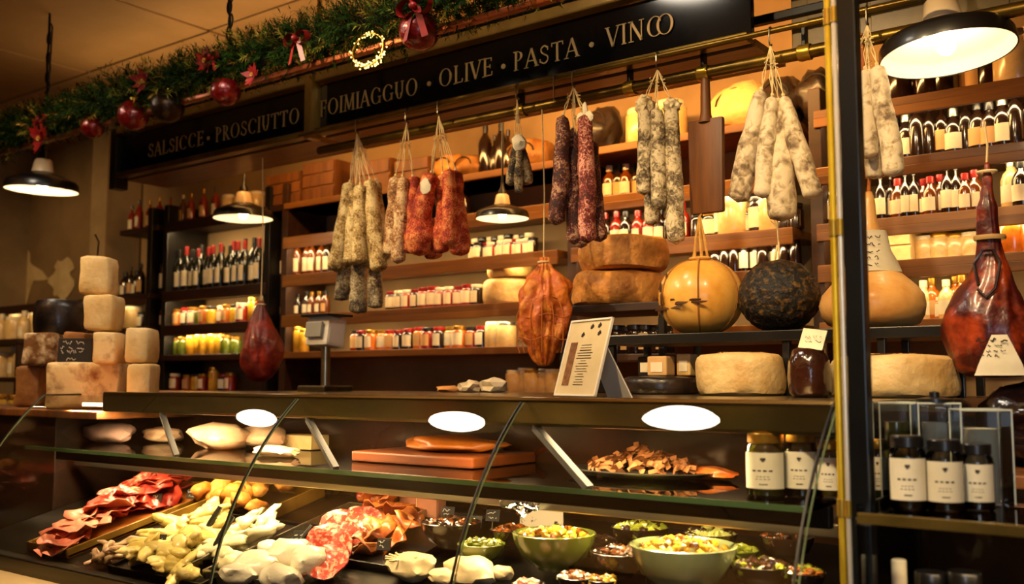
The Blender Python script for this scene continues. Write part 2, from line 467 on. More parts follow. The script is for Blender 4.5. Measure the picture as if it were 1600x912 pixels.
# ------------------------------------------------------------------ sign with gilt lettering
GL = {  # strokes: line (x0,y0,x1,y1,width) / arc (cx,cy,rx,ry,a0,a1); y 0 baseline, 1 cap height
 'S': [(.27, .745, .20, .245, 25, 270), (.27, .255, .23, .265, 90, -155), ('s', .46, .80, 'v'), ('s', .04, .20, 'v')],
 'A': [(.04, 0, .33, 1, .045), (.33, 1, .64, 0, .12), (.15, .33, .50, .33, .045), ('s', .04, 0), ('s', .64, 0)],
 'L': [(.14, 0, .14, 1, .11), (.14, .025, .52, .025, .05), (.52, .0, .55, .22, .04), ('s', .14, 1), ('s', .10, 0)],
 'I': [(.12, 0, .12, 1, .11), ('s', .12, 0), ('s', .12, 1)],
 'C': [(.42, .5, .38, .5, 48, 312), ('s', .68, .80, 'v')],
 'E': [(.14, 0, .14, 1, .11), (.14, .975, .52, .975, .05), (.14, .52, .44, .52, .05), (.14, .025, .54, .025, .05), (.52, .80, .52, 1, .04), (.54, 0, .57, .22, .04), (.44, .42, .44, .62, .04), ('s', .1, 0), ('s', .1, 1)],
 'P': [(.14, 0, .14, 1, .11), (.24, .74, .27, .25, 90, -90), (.14, .985, .26, .985, .045), (.14, .495, .26, .495, .045), ('s', .14, 0), ('s', .1, 1)],
 'R': [(.14, 0, .14, 1, .11), (.24, .74, .25, .25, 90, -90), (.14, .985, .26, .985, .045), (.14, .495, .26, .495, .045), (.28, .49, .60, 0, .11), ('s', .14, 0), ('s', .1, 1), ('s', .61, 0)],
 'O': [(.44, .5, .40, .51, 0, 360)],
 'U': [(.14, .34, .14, 1, .11), (.58, .34, .58, 1, .055), (.36, .34, .22, .35, 180, 360), ('s', .14, 1), ('s', .58, 1)],
 'T': [(.33, 0, .33, 1, .11), (.03, .975, .63, .975, .05), (.03, .80, .03, 1, .04), (.63, .80, .63, 1, .04), ('s', .33, 0)],
 'F': [(.14, 0, .14, 1, .11), (.14, .975, .52, .975, .05), (.14, .52, .44, .52, .05), (.52, .78, .52, 1, .04), (.44, .42, .44, .62, .04), ('s', .14, 0), ('s', .1, 1)],
 'M': [(.10, 0, .14, 1, .05), (.14, 1, .42, .06, .11), (.42, .06, .70, 1, .045), (.70, 1, .75, 0, .11), ('s', .10, 0), ('s', .75, 0), ('s', .12, 1), ('s', .72, 1)],
 'G': [(.42, .5, .38, .5, 48, 335), (.70, .04, .70, .42, .10), ('s', .70, .42), ('s', .68, .80, 'v')],
 'V': [(.04, 1, .34, 0, .12), (.34, 0, .62, 1, .045), ('s', .05, 1), ('s', .62, 1)],
 'N': [(.12, 0, .12, 1, .05), (.12, 1, .64, 0, .12), (.64, 0, .64, 1, .05), ('s', .12, 0), ('s', .1, 1), ('s', .64, 1)],
}
GW = dict(S=.54, A=.68, L=.58, I=.24, C=.76, E=.60, P=.56, R=.64, O=.88, U=.72, T=.66, F=.56, M=.86, G=.80, V=.66, N=.76)
def letter_mesh(text, m, kern=None, depth=0.003):
    """Serif capitals as thin gilt shapes in the XZ plane, facing -Y; returns bmesh and width (cap height 1)."""
    bm = bm_new()
    def quad(a, b, c, d):
        vs = [bm.verts.new((p[0], 0, p[1])) for p in (a, b, c, d)]
        bm.faces.new(vs)
    x = 0.0
    for n_, ch in enumerate(text):
        for s in GL[ch]:
            if s[0] == 's':
                if len(s) == 4: quad((x + s[1] - .02, s[2] - .10), (x + s[1] + .02, s[2] - .10), (x + s[1] + .02, s[2] + .10), (x + s[1] - .02, s[2] + .10))
                else: quad((x + s[1] - .12, s[2] - .02), (x + s[1] + .12, s[2] - .02), (x + s[1] + .12, s[2] + .02), (x + s[1] - .12, s[2] + .02))
            elif len(s) == 5:
                x0, y0, x1, y1, w = s
                dx, dy = x1 - x0, y1 - y0; L = math.hypot(dx, dy)
                nx_, ny_ = -dy / L * w / 2, dx / L * w / 2
                quad((x + x0 + nx_, y0 + ny_), (x + x1 + nx_, y1 + ny_), (x + x1 - nx_, y1 - ny_), (x + x0 - nx_, y0 - ny_))
            else:
                cx_, cy_, rx, ry, a0, a1 = s
                N_ = 26
                P = []
                for k in range(N_ + 1):
                    a = radians(a0 + (a1 - a0) * k / N_)
                    w = .045 + .075 * abs(cos(a)) ** 1.5
                    if ch == 'S': w = .05 + .07 * abs(sin(a)) ** 1.5 if (.25 < abs(sin(a))) else .05
                    P.append(((x + cx_ + (rx - w) * cos(a), cy_ + (ry - w * .6) * sin(a)), (x + cx_ + rx * cos(a), cy_ + ry * sin(a))))
                for A_, B_ in zip(P, P[1:]): quad(A_[0], A_[1], B_[1], B_[0])
        x += GW[ch] + .12 + (kern.get(n_, 0) if kern else 0)
    r_ = bmesh.ops.extrude_face_region(bm, geom=bm.faces[:])
    bmesh.ops.translate(bm, verts=[v for v in r_['geom'] if isinstance(v, bmesh.types.BMVert)], vec=(0, -depth, 0))
    return bm, x - .12
YSG = 2.95
def words(parent, y, items):
    for (txt, pxa, pya, pxb, kern) in items:
        p0 = W(pxa, pya, y)
        x1 = XA(pxb, y, p0.z)
        hgt = 0.072
        bm, w = letter_mesh(txt, None, kern)
        bmesh.ops.transform(bm, matrix=Matrix.Diagonal(((x1 - p0.x) / w, 1, hgt, 1)), verts=bm.verts[:])
        obj('lettering', bm, M['goldpaint'], parent, p0 - parent.location, smooth=False)
zb_l = W(330, 236, YSG).z; zb_r = W(800, 150, YSG).z
x_l0, x_m, x_r1 = XA(192, YSG, E + 1.2), XA(492, YSG, E + 1.2), XA(1172, YSG, E + 1.2)
zb = E + 1.105
sgn = empty('sign_board', (x_m, YSG, zb), 'long black fascia board with gilt SALSICCE PROSCIUTTO OLIVE PASTA lettering above the hanging salami', 'sign')
H_ = 0.235
for (a, b, nm) in ((x_l0 - .02, x_m - .03, 0), (x_m + .03, x_r1, 1)):
    box('panel', ((a + b) / 2 - x_m, 0.02, H_ / 2), (b - a, 0.03, H_ - 0.03), M['signblack'] if 'signblack' in M else mat('sign_black_gloss', '#0b0908', rough=0.10), sgn, 0.003)
    box('lower_trim', ((a + b) / 2 - x_m, -0.005, 0.0), (b - a, 0.05, 0.028), M['oldbrass'], sgn, 0.005)
    box('upper_trim', ((a + b) / 2 - x_m, -0.005, H_ + 0.012), (b - a, 0.06, 0.045), M['darkbronze'] if 'darkbronze' in M else mat('dark_bronze_trim', '#8a6828', '#a07c34', 10, 0.35, 0.45), sgn, 0.008)
    box('cornice', ((a + b) / 2 - x_m, 0.01, H_ + 0.065), (b - a + .02, 0.10, 0.05), M['black'], sgn, 0.01)
    box('box_top', ((a + b) / 2 - x_m, 0.17, H_ + 0.03), (b - a, 0.25, 0.03), M['darkwood'], sgn)
    box('box_bottom', ((a + b) / 2 - x_m, 0.17, -0.005), (b - a, 0.26, 0.025), M['wood'], sgn)
box('dividing_post', (0, -0.01, H_ / 2), (0.045, 0.07, H_ + .06), M['darkbronze'] if 'darkbronze' in M else mat('dark_bronze_trim', '#5a4420'), sgn, 0.006)
box('end_post', (x_l0 - .05 - x_m, 0.01, H_ / 2 - .02), (0.06, 0.08, H_ + .1), M['black'], sgn, 0.006)
words(sgn, YSG - 0.0, [('SALSICCE', 232, 246, 318, None), ('PROSCIUTTO', 337, 222, 468, None)])
words(sgn, YSG - 0.0, [('FOIMIAGGUO', 500, 183, 653, None), ('OLIVE', 686, 137, 770, None), ('PASTA', 803, 111, 904, None), ('VINCO', 948, 75, 1054, {3: -.42})])
for (px, py) in ((326, 216), (484, 178), (671, 131), (787, 104), (925, 70)):
    p = W(px, py, YSG)
    bm = bm_new(); add_lathe(bm, [(0, 0.0), (.010, 0.0), (.010, 0.004), (0, 0.005)], 14, mtx=Matrix.Rotation(radians(90), 4, 'X'))
    obj('gilt_dot', bm, M['goldpaint'], sgn, p - sgn.location, smooth=False)
# hangers from the ceiling carrying the fascia
for px in (498, 795, 1185):
    p = W(px, 130, YSG + .05); x = XA(px, YSG + .05, E + 1.5)
    zz = zb + H_ + .09
    bm = bm_new(); add_tube(bm, [(0, 0, 0), (0, 0, ZC - zz)], .011, 8)
    obj('hanger_rod', bm, M['oldbrass'], sgn, (x - x_m, .05, zz - zb))

# rails for hanging, below the fascia
def rail(name, pts, r, m, label, cat='rail'):
    c = Vector(pts[0]); bm = bm_new()
    add_tube(bm, [Vector(p) - c for p in pts], r, 12)
    return tag(obj(name, bm, m, None, c), label, cat)
ZR1, YR1 = E + 1.095, YSG - .045
ZR2, YR2 = E + 1.03, YSG + .03
rail('hanging_rail', [(x_m - .05, YR1, ZR1), (.1, YR1, ZR1)], .0095, M['oldbrass'], 'thin brass rail along the bottom edge of the black fascia', 'rail')
r2 = rail('hanging_rail', [(XA(500, YR2, ZR2), YR2, ZR2), (.2, YR2, ZR2)], .021, M['oldbrass'], 'thick brass pole just below the fascia that carries the hanging salami', 'rail')
for px in (815, 985, 1100, 1258):
    x = XA(px, YR2, ZR2)
    bm = bm_new(); add_lathe(bm, [(.0255, -.02), (.0275, -.012), (.0255, 0), (.0275, .012), (.0255, .02)], 12, mtx=Matrix.Rotation(radians(90), 4, 'Y'))
    obj('collar', bm, M['brass'], r2, (x - r2.location.x, 0, 0))
    box('bracket', (x - r2.location.x, .0, .05), (.012, .03, .075), M['blackmetal'], r2, .002)
# dark beam frame at the upper right, behind the post
bf = empty('ceiling_frame', (-.62, 3.0, E + 1.2), 'dark metal ladder frame with crossbars near the ceiling beside the right pendant lamp', 'frame')
for (dz) in (.02, .13):
    box('beam', (.0, 0.12, dz), (1.5, .03, .03), M['blackmetal'], bf, .004)
for dx in (-.42, -.2, .06, .34):
    box('crossbar', (dx, 0.12, .075), (.025, .028, .10), M['blackmetal'], bf, .003)
for dx in (-.62, .5):
    box('hanger', (dx, .12, .39), (.02, .02, .55), M['blackmetal'], bf)

fp = box('fascia_panel', ((x_r1 + .35) / 2 + .02, 3.22, E + 1.235), (.35 - x_r1 - .04, .03, .26), mat('olive_panel', '#8a6f2c', '#6d5620', 6, .4), None, .004)
tag(fp, 'olive yellow boarding behind the dark ladder frame at the upper right', 'panel')
for k in range(7):
    box('board', (-.62 + .21 * k, -.018, 0), (.20, .008, .25), mat('olive_panel', '#8a6f2c'), fp, .003)
# ------------------------------------------------------------------ garland on its copper rail
YG, ZG = 2.50, E + 1.205
gx0, gx1 = XA(-40, YG, ZG), XA(735, YG, ZG)
rl = empty('garland_rail', (gx0, YG, ZG), 'thin copper coloured rail under the fir garland hung from the ceiling on chains', 'rail')
bm = bm_new(); add_box(bm, ((gx1 - gx0) / 2 + .35, 0, 0), (gx1 - gx0 + .7, .03, .022), None, .004)
obj('bar', bm, M['copper'], rl)
for px in (73, 358, 640):
    x = XA(px, YG, E + 1.5)
    n = 9 if px != 73 else 10
    hh = ZC - ZG - .01
    bm = bm_new()
    add_tube(bm, [(0, 0, 0), (.006, .004, hh * .35), (-.005, 0, hh * .6), (.004, 0, hh * .8), (0, 0, hh)], .006, 7)
    for k in range(n):
        zz = .12 + (hh - .15) * k / n
        add_tube(bm, [(.014 * cos(a), .008 * (k % 2), zz + .03 * sin(a)) for a in [2 * pi * q / 10 for q in range(11)]], .004, 5, cap=False)
    obj('chain', bm, M['blackmetal'], rl, (x - gx0, 0, 0.01))
garl = empty('fir_garland', (gx0, YG, ZG + .10), 'bushy green fir garland with gold tinsel and berries along the ceiling rail', 'garland')
gr = random.Random(3)
def needle_mesh(count, rr, ln, wd, seed, x0, x1):
    g = random.Random(seed); V = []; Fc = []
    for t in range(count):
        x = g.uniform(x0, x1)
        th = g.uniform(0, 2 * pi)
        bulge = .8 + .35 * noise.noise(Vector((x * 3.1, seed, 0)))
        tip = Vector((g.uniform(-.06, .06), cos(th), sin(th) * 1.05)).normalized()
        base = Vector((x, 0, 0)) + tip * rr * .25 * bulge
        L = rr * g.uniform(.55, 1.05) * bulge
        lean = Vector((g.uniform(-.8, .8), 0, .25 * g.random())) * .6
        d = (tip + lean).normalized()
        for q in range(16):
            f = (q + .5) / 16
            p = base + d * (L * f)
            a = g.uniform(0, 2 * pi)
            o1 = d.orthogonal().normalized(); o2 = d.cross(o1)
            nd = (o1 * cos(a) + o2 * sin(a) + d * .7).normalized()
            sd = nd.cross(d).normalized() * wd
            l_ = ln * g.uniform(.7, 1.1) * (1.1 - .5 * f)
            i = len(V)
            V += [p - sd, p + sd, p + nd * l_]
            Fc.append((i, i + 1, i + 2))
    me = bpy.data.meshes.new('needles'); me.from_pydata(V, [], Fc); return me
me = needle_mesh(2300, .140, .044, .0028, 5, 0, gx1 - gx0 + .35)
stuff(obj('needles', me, mat('fir_needles', '#112006', '#2a420d', 18, .9, spec=.1), garl))
me = needle_mesh(330, .145, .045, .0028, 9, 0, gx1 - gx0 + .35)
stuff(obj('frosted_needles', me, mat('pale_fir_needles', '#5e6e1e', '#a38a2e', 18, .8, spec=.2), garl))
me = needle_mesh(150, .15, .03, .0022, 12, 0, gx1 - gx0 + .2)
stuff(obj('tinsel', me, mat('gold_tinsel', '#c79a3a', rough=.3, metal=.9), garl))
bm = bm_new(); add_tube(bm, [(x_, .02 * sin(x_ * 5), .02 * cos(x_ * 4)) for x_ in [k * .12 for k in range(int((gx1 - gx0 + .35) / .12))]], .028, 7)
obj('stem', bm, mat('garland_stem', '#1c160c', rough=.8), garl)
# hanging baubles, poinsettias, bows
def bauble(px, py, r, m, label, y=YG - .03):
    p = W(px, py, y)
    bm = bm_new(); rough_blob(bm, (0, 0, 0), (r, r, r), 3, .0)
    o = obj('bauble', bm, m, None, p); tag(o, label, 'bauble', 'baubles hanging from the garland')
    bm = bm_new(); add_lathe(bm, [(r * .24, r * .92), (r * .24, r * 1.15), (.0, r * 1.18)], 12)
    obj('cap', bm, M['brass'], o)
    bm = bm_new(); add_tube(bm, [(0, 0, r * 1.1), (.003, 0, r * 1.1 + .05), (0, 0, max(ZG + .01 - p.z, r * 1.3))], .0016, 5)
    obj('thread', bm, M['darkstring'], o)
redg = mat('red_bauble', '#5c0a08', '#8c1410', 40, .22, .35, bump=.6, coat=.5)
bauble(353, 142, .062, redg, 'glossy dark red bauble with gold cap hanging left of the PROSCIUTTO lettering')
bauble(655, 48, .072, redg, 'large sparkling dark red bauble under the red ribbon by the copper rail')
bauble(208, 180, .07, redg, 'dull red bauble hanging from the garland left of the round dark ornament')
bauble(145, 198, .055, redg, 'small red bauble at the left end of the garland above the black fascia end')
bauble(262, 166, .072, mat('dark_bronze_bauble', '#1c120a', '#3a2510', 30, .3, .6, bump=.6), 'dark bronze bauble hanging between two red ones on the garland')
def bow(px, py, s, label, m):
    p = W(px, py, YG - .10)
    t = empty('ribbon_bow', p, label, 'bow', 'red ribbons on the garland')
    for sd in (-1, 1):
        bm = bm_new()
        N_ = 12
        prev = None
        for k in range(N_ + 1):
            a = 2 * pi * k / N_
            c = Vector((sd * s * (.55 - .55 * cos(a)) * .9, 0, s * .42 * sin(a)))
            w = Vector((0, s * .22, .05 * s))
            q = (bm.verts.new(c - w), bm.verts.new(c + w))
            if prev: bm.faces.new((prev[0], prev[1], q[1], q[0]))
            prev = q
        obj('loop', bm, m, t)
        bm = bm_new(); prev = None
        for k in range(8):
            f = k / 7
            c = Vector((sd * s * (.12 + .5 * f), -.02 * s * sin(5 * f), -s * 1.5 * f)); w = Vector((s * .16, .04 * s * sd, .03 * s))
            q = (bm.verts.new(c - w), bm.verts.new(c + w))
            if prev: bm.faces.new((prev[0], prev[1], q[1], q[0]))
            prev = q
        obj('tail', bm, m, t)
    bm = bm_new(); rough_blob(bm, (0, -.01, 0), (s * .2, s * .2, s * .2), 2, .1)
    obj('knot', bm, m, t)
redr = mat('red_ribbon', '#720c09', '#8e120e', 20, .45)
bow(463, 60, .062, 'red satin bow on the garland above the fascia dividing post', redr)
bow(648, 10, .075, 'large red ribbon bow on the garland just above the big red bauble', redr)
bow(330, 88, .042, 'small bright red bow on the garland near the gold tinsel cluster', redr)
bow(62, 186, .05, 'red bow at the left end of the garland above the left pendant lamp', redr)
def poinsettia(px, py, s, label):
    p = W(px, py, YG - .09)
    bm = bm_new(); g = random.Random(px)
    for k in range(11):
        a = 2 * pi * k / 11 + g.uniform(-.2, .2); tl = g.uniform(.2, .8); L = s * g.uniform(.8, 1.1)
        d = Vector((cos(a), -tl, sin(a))); sd = Vector((-sin(a), 0, cos(a))) * s * .26
        vs = [bm.verts.new(v) for v in ((0, 0, 0), d * L * .5 + sd, d * L, d * L * .5 - sd)]
        bm.faces.new(vs)
    o = obj('poinsettia', bm, redr, None, p, smooth=False); tag(o, label, 'flower', 'red flowers tucked in the garland')
    bm = bm_new()
    for k in range(6): rough_blob(bm, (s * .12 * cos(k), -.35 * s, s * .12 * sin(k)), (s * .07,) * 3, 1, 0)
    obj('centre', bm, mat('gold_berries', '#d2a33a', rough=.3, metal=.6), o)
poinsettia(68, 218, .08, 'red silk poinsettia hanging just above the left pendant lamp')
poinsettia(325, 96, .06, 'small red flower with gold berries in the middle of the garland')
poinsettia(228, 128, .06, 'dark red flower low in the garland between bow and bauble')
poinsettia(398, 118, .05, 'red flower below the copper rail beside the glossy bauble')
# a small wreath of lit wire
p = W(575, 78, YG - .02)
t = empty('light_wreath', p, 'small ring of golden fairy lights hanging under the garland', 'wreath')
bm = bm_new(); add_tube(bm, [(.078 * cos(a), 0, .06 * sin(a)) for a in [2 * pi * k / 24 for k in range(25)]], .004, 6, cap=False)
obj('wire', bm, M['brass'], t)
bm = bm_new(); g = random.Random(4)
for k in range(110):
    a = g.uniform(0, 2 * pi) if k < 60 else g.uniform(pi * 1.15, pi * 1.85)
    rough_blob(bm, (.078 * cos(a) + g.uniform(-.012, .012), g.uniform(-.012, .012), .06 * sin(a) + g.uniform(-.01, .01)), (.0032,) * 3, 1, 0)
stuff(obj('fairy_lights', bm, mat('fairy_light', '#ffd98a', emit='#ffd070', estr=4.0), t))
bm = bm_new(); add_tube(bm, [(0, 0, .06), (0, 0, ZG + .0 - p.z)], .0016, 5)
obj('thread', bm, M['darkstring'], t)
# ------------------------------------------------------------------ pendant lamps
M['enamel'] = mat('black_enamel', '#100d0b', rough=.35, coat=.3)
M['shadewhite'] = mat('white_shade_inside', '#efe6cf', rough=.5)
M['bulb'] = mat('lit_bulb', '#fff0d0', emit='#ffe2b0', estr=40)
M['porcelain'] = mat('porcelain_socket', '#d9bf94', rough=.3, coat=.4)
M['diffuser'] = mat('lit_diffuser', '#fff2dc', emit='#fff0d8', estr=26)
def pendant(c, R, label, power, diffuser=False, tilt=(0, 0), group='black enamel pendant lamps over the counter'):
    t = empty('pendant_lamp', c, label, 'lamp', group)
    t.rotation_euler = (tilt[0], tilt[1], 0)
    o = [(R, 0), (R * 1.0, .02 * R), (R * .98, .20 * R), (R * .93, .28 * R), (R * .60, .42 * R), (R * .34, .52 * R), (R * .30, .54 * R)]
    bm = bm_new(); add_lathe(bm, o, 48); obj('shade', bm, M['enamel'], t)
    bm = bm_new(); add_lathe(bm, [(r * .985 - .001, z - .003 if z > .01 else .0015) for r, z in o[:-1]] + [(0, .50 * R)], 48)
    obj('shade_lining', bm, M['shadewhite'], t)
    bm = bm_new(); add_lathe(bm, [(R * .31, .53 * R), (R * .29, .62 * R), (R * .24, .88 * R), (R * .20, .92 * R), (0, .93 * R)], 28); obj('socket', bm, M['porcelain'], t)
    bm = bm_new(); add_lathe(bm, [(R * .16, .90 * R), (R * .15, 1.05 * R), (R * .07, 1.2 * R), (R * .05, 1.4 * R), (0, 1.41 * R)], 20); obj('socket_cap', bm, M['enamel'], t)
    hz = ZC - c[2]
    bm = bm_new(); add_tube(bm, [(0, 0, 1.38 * R), (.004, 0, 1.38 * R + (hz - 1.38 * R) * .5), (0, 0, hz)], .005, 8); obj('cord', bm, M['enamel'], t)
    if diffuser:
        bm = bm_new(); add_lathe(bm, [(0, .02 * R), (R * .97, .02 * R), (R * .97, .05 * R), (0, .05 * R)], 40); obj('diffuser', bm, M['diffuser'], t)
    else:
        bm = bm_new(); add_lathe(bm, [(0, .01 * R), (.08 * R, .02 * R), (.14 * R, .10 * R), (.15 * R, .18 * R), (.10 * R, .32 * R), (.08 * R, .5 * R)], 20)
        obj('bulb', bm, M['bulb'], t)
        l = lamp('bulb_light', 'POINT', (0, 0, .12 * R), power, CREAM, .16 * R); l.parent = t
        for ch in t.children:
            if ch.name.startswith('bulb') and ch.type == 'MESH': ch.visible_shadow = True
    return t
pz = E + .955
c = WZ(1480, 86, pz); pendant(c, S(c) * 101, 'large black enamel pendant lamp hanging at the top right', 3.2, tilt=(radians(-1.5), radians(-5)))
c = WZ(65, 298, E + .99); pendant(c, S(c) * 54, 'black enamel pendant lamp below the left end of the garland', 9, tilt=(0, radians(2.5)))
c = W(380, 342, 3.38); pendant(c, S(c) * 46, 'small black pendant lamp in front of the wine bottle shelves', 1.3)
c = W(785, 342, 3.42); pendant(c, S(c) * 42, 'small black pendant lamp behind the little netted salami', 1.3)
for k, (x, y, zl_, rl_) in enumerate(((-2.975, 1.822, 1.5, .176), (-1.965, 1.958, 1.78, .19), (-4.42, 1.76, 1.5, .176))):
    pendant((x, y, E + zl_), rl_, 'wide black pendant lamp with bright disc, %s over the glass case front' % ('middle', 'right one', 'left one')[k] if True else '', 0, True, group='pendant lamps over the front of the case')

# ------------------------------------------------------------------ glass display case
CX0, CX1 = -3.74, -0.68
CXM, CW = (CX0 + CX1) / 2, CX1 - CX0
case = empty('display_case', (0, 1.68, 0), 'long deli display case with curved glass front and steel top', 'display case')
def part(name, c, s, m, bevel=0.0, parent=None, rot=None):
    par = parent or case
    off = case.location if parent is None else Vector((0, 0, 0))
    return box(name, Vector(c) - off, s, m, par, bevel, rot)
ZT = E - .045
part('base', (CXM, 2.30, (DECK0 - .06) / 2), (CW, 1.22, DECK0 - .06), M['darkwood'])
part('front_ledge', (CXM, 1.585, DECK0 - .075), (CW + .1, .20, .05), M['ivory'], .012)
part('front_panel', (CXM, 1.63, (DECK0 - .10) / 2), (CW, .06, DECK0 - .10), M['ivory'])
part('sill', (CXM, 1.675, DECK0 - .028), (CW + .06, .05, .056), M['darksteel'], .006)
ang = math.atan(DECKS)
part('deck', (CXM, 2.06, deckz(2.06) - .012), (CW - .02, .76 / cos(ang), .02), mat('deck_steel', '#2a2620', '#353026', 20, .3, .9), rot=(ang, 0, 0))
part('back_panel', (CXM, 2.455, E - .29), (CW - .02, .02, .36), mat('smoked_back_panel', '#2a1a0e', '#3a2412', 4, .18, .2))
part('inner_back', (CXM, 2.62, E - .16), (CW - .02, .02, .20), mat('case_back_wood', '#94693c', '#5e3c1c', 9, .4, detail=6))
part('top_panel', ((-3.36 + CX1) / 2, 2.53, ZT - .014), (CX1 + 3.36, 1.06, .028), mat('top_steel', '#7a6a4c', '#8a7956', 30, .22, .9, stretch=(.05, 1, 1)), .004)
part('top_extension', (CX1 + .052, 2.75, ZT - .014), (.104, .62, .028), M['top_steel'] if 'top_steel' in M else mat('top_steel', '#7a6a4c'))
part('top_nosing', ((-3.36 + CX1) / 2, 2.005, ZT - .032), (CX1 + 3.36, .026, .072), mat('nosing_steel', '#6f6242', '#7c6d4a', 30, .26, 1.0, stretch=(.05, 1, 1)), .008)
part('rear_panel', (CXM, 3.05, (ZT - .03) / 2), (CW, .02, ZT - .03), M['darkwood'])
part('cheek', (CX1 - .004, 2.60, E - .32), (.016, .9, .52), mat('smoked_back_panel', '#2a1a0e'))
# inner glass shelf with its steel rails
GZ = E - .250
gs = part('glass_shelf', (CXM, 2.25, GZ), (CW - .05, .70, .010), M['glass'])
part('glass_shelf_edge', (CXM, 1.898, GZ), (CW - .05, .006, .012), mat('glass_edge', '#4f6b40'))
part('shelf_underlay', (CXM, 2.42, GZ - .012), (CW - .05, .34, .008), mat('shelf_underlay_metal', '#3c3020', '#4b3c27', 10, .35, .6))
part('shelf_rail', (CXM, 2.03, GZ - .030), (CW - .05, .025, .045), mat('rail_dark', '#1c1710', rough=.3, metal=.7), .004)
part('shelf_rail', (CXM, 2.10, GZ - .066), (CW - .05, .012, .030), M['steel'], .003)
# curved front panes and black joints
TH0, TH1 = radians(10), radians(49.2)
GR = .90
def prof(n=22):
    return [(1.68 + GR * (cos(TH0) - cos(TH0 + (TH1 - TH0) * k / n)), E - .58 + GR * (sin(TH0 + (TH1 - TH0) * k / n) - sin(TH0))) for k in range(n + 1)]
JX = [CX0, -3.0, -2.285, -1.455, CX1]
for a, b in zip(JX, JX[1:]):
    bm = bm_new(); pr = []
    for (y, z) in prof():
        pr.append((bm.verts.new((a + .003, y - 1.68, z)), bm.verts.new((b - .003, y - 1.68, z))))
    for p, q in zip(pr, pr[1:]): bm.faces.new((p[0], p[1], q[1], q[0]))
    obj('glass_pane', bm, M['glass'], case)
M['seal'] = mat('black_seal', '#0c0c0a', rough=.4)
M['clearedge'] = mat('pane_edge', '#5d6a48', rough=.15, coat=.4)
for x in JX[:1] + JX[2:]:
    bm = bm_new(); add_tube(bm, [(x, y - 1.68, z) for (y, z) in prof()], .0035, 6)
    obj('seal', bm, M['seal'], case)
    bm = bm_new(); add_tube(bm, [(x + .011, y - 1.683, z) for (y, z) in prof()], .0018, 5)
    obj('pane_edge', bm, M['clearedge'], case)
# end pane on the left
bm = bm_new(); P_ = [(CX0 - .004, y - 1.68, z) for (y, z) in prof()] + [(CX0 - .004, .77, E - .06), (CX0 - .004, .77, E - .58)]
bm.faces.new([bm.verts.new(v) for v in P_]); obj('end_pane', bm, M['glass'], case, smooth=False)
bm = bm_new(); add_tube(bm, [(CX0 - .004, prof()[-1][0] - 1.68, E - .056), (CX0 - .004, .75, E - .055), (CX0 - .004, .77, E - .06)], .004, 6); obj('end_edge', bm, M['darksteel'], case)
# sloping steel struts at the joints
for k, x in enumerate((-2.26, -1.43, -3.0)):
    bm = bm_new(); add_tube(bm, [(x, .322, E - .115), (x + .21, .24, GZ + .005)], .012, 4)
    obj('strut', bm, mat('strut_grey', '#17140f', rough=.5), case)
part('light_strip', (CXM, 2.028, E - .090), (CW - .4, .018, .012), mat('case_strip', '#ffe2b0', emit='#ffdca8', estr=6.0))

# ------------------------------------------------------------------ side counter and the stack of cheese
sc_ = empty('side_counter', (-4.12, 2.42, 0), 'wooden side counter at the left end of the glass case under the cheese stack', 'counter')
box('slab', (.0, 0, E - .130), (1.36, .8, .03), M['boardwood'], sc_, .006)
box('body', (-.16, .0, (E - .145) / 2), (1.0, .74, E - .145), M['darkwood'], sc_, .004)
M['rind'] = mat('pale_rind', '#c79f58', '#e3c88e', 9, .6, bump=.35, bscale=50, detail=7, ramp=(.3, .66))
M['rind_stain'] = mat('stained_rind', '#e0c68e', '#7d4c20', 9, .6, bump=.35, bscale=30, detail=6, ramp=(.50, .66))
M['rind_rough'] = mat('rough_mould_rind', '#6d4518', '#d9c39a', 16, .75, bump=.6, bscale=28, detail=7, ramp=(.45, .62))
M['rind_black'] = mat('black_wax_rind', '#0d0a08', '#33241a', 16, .38, bump=.4, bscale=25, coat=.2)
M['rind_brown'] = mat('brown_rind', '#7a4a1a', '#a87438', 12, .6, bump=.4, bscale=30)
def block(name, pxa, pxb, pyt, Y, z0, m, label, depth=.22, bev=.018, rotz=.78, seed=0, h=None):
    """A cheese block that stands at level z0, turned towards the customers, as wide as pxa..pxb at the picture."""
    pm = (pxa + pxb) / 2
    xm_ = XA(pm, Y, z0 + .05)
    s = S((xm_, Y, z0 + .05))
    hh = h if h else W(pm, pyt, Y).z - z0
    vd = Vector((xm_, Y, 0)).normalized()
    fx = Vector((cos(rotz), sin(rotz), 0)); fy = Vector((-sin(rotz), cos(rotz), 0)); rt = Vector((vd.y, -vd.x, 0))
    w = max(.05, ((pxb - pxa) * s - abs(fy.dot(rt)) * depth * .55) / abs(fx.dot(rt)))
    bm = bm_new()
    add_box(bm, (0, 0, hh / 2), (w, depth, hh), None, bev)
    bmesh.ops.subdivide_edges(bm, edges=bm.edges[:], cuts=2, use_grid_fill=True)
    for v in bm.verts:
        p = v.co
        k = nz(p.x * 9, p.y * 9, p.z * 9, seed) * .010
        v.co += Vector((k, nz(p.x * 8, p.y * 8, p.z * 8, seed + 5) * .010, 0 if p.z < .01 else k * .6))
    o = obj(name, bm, m, None, (xm_, Y, z0), (0, 0, rotz), autos=False)
    return tag(o, label, 'cheese', 'cheeses stacked at the left end of the counter')
Z1 = E - .115
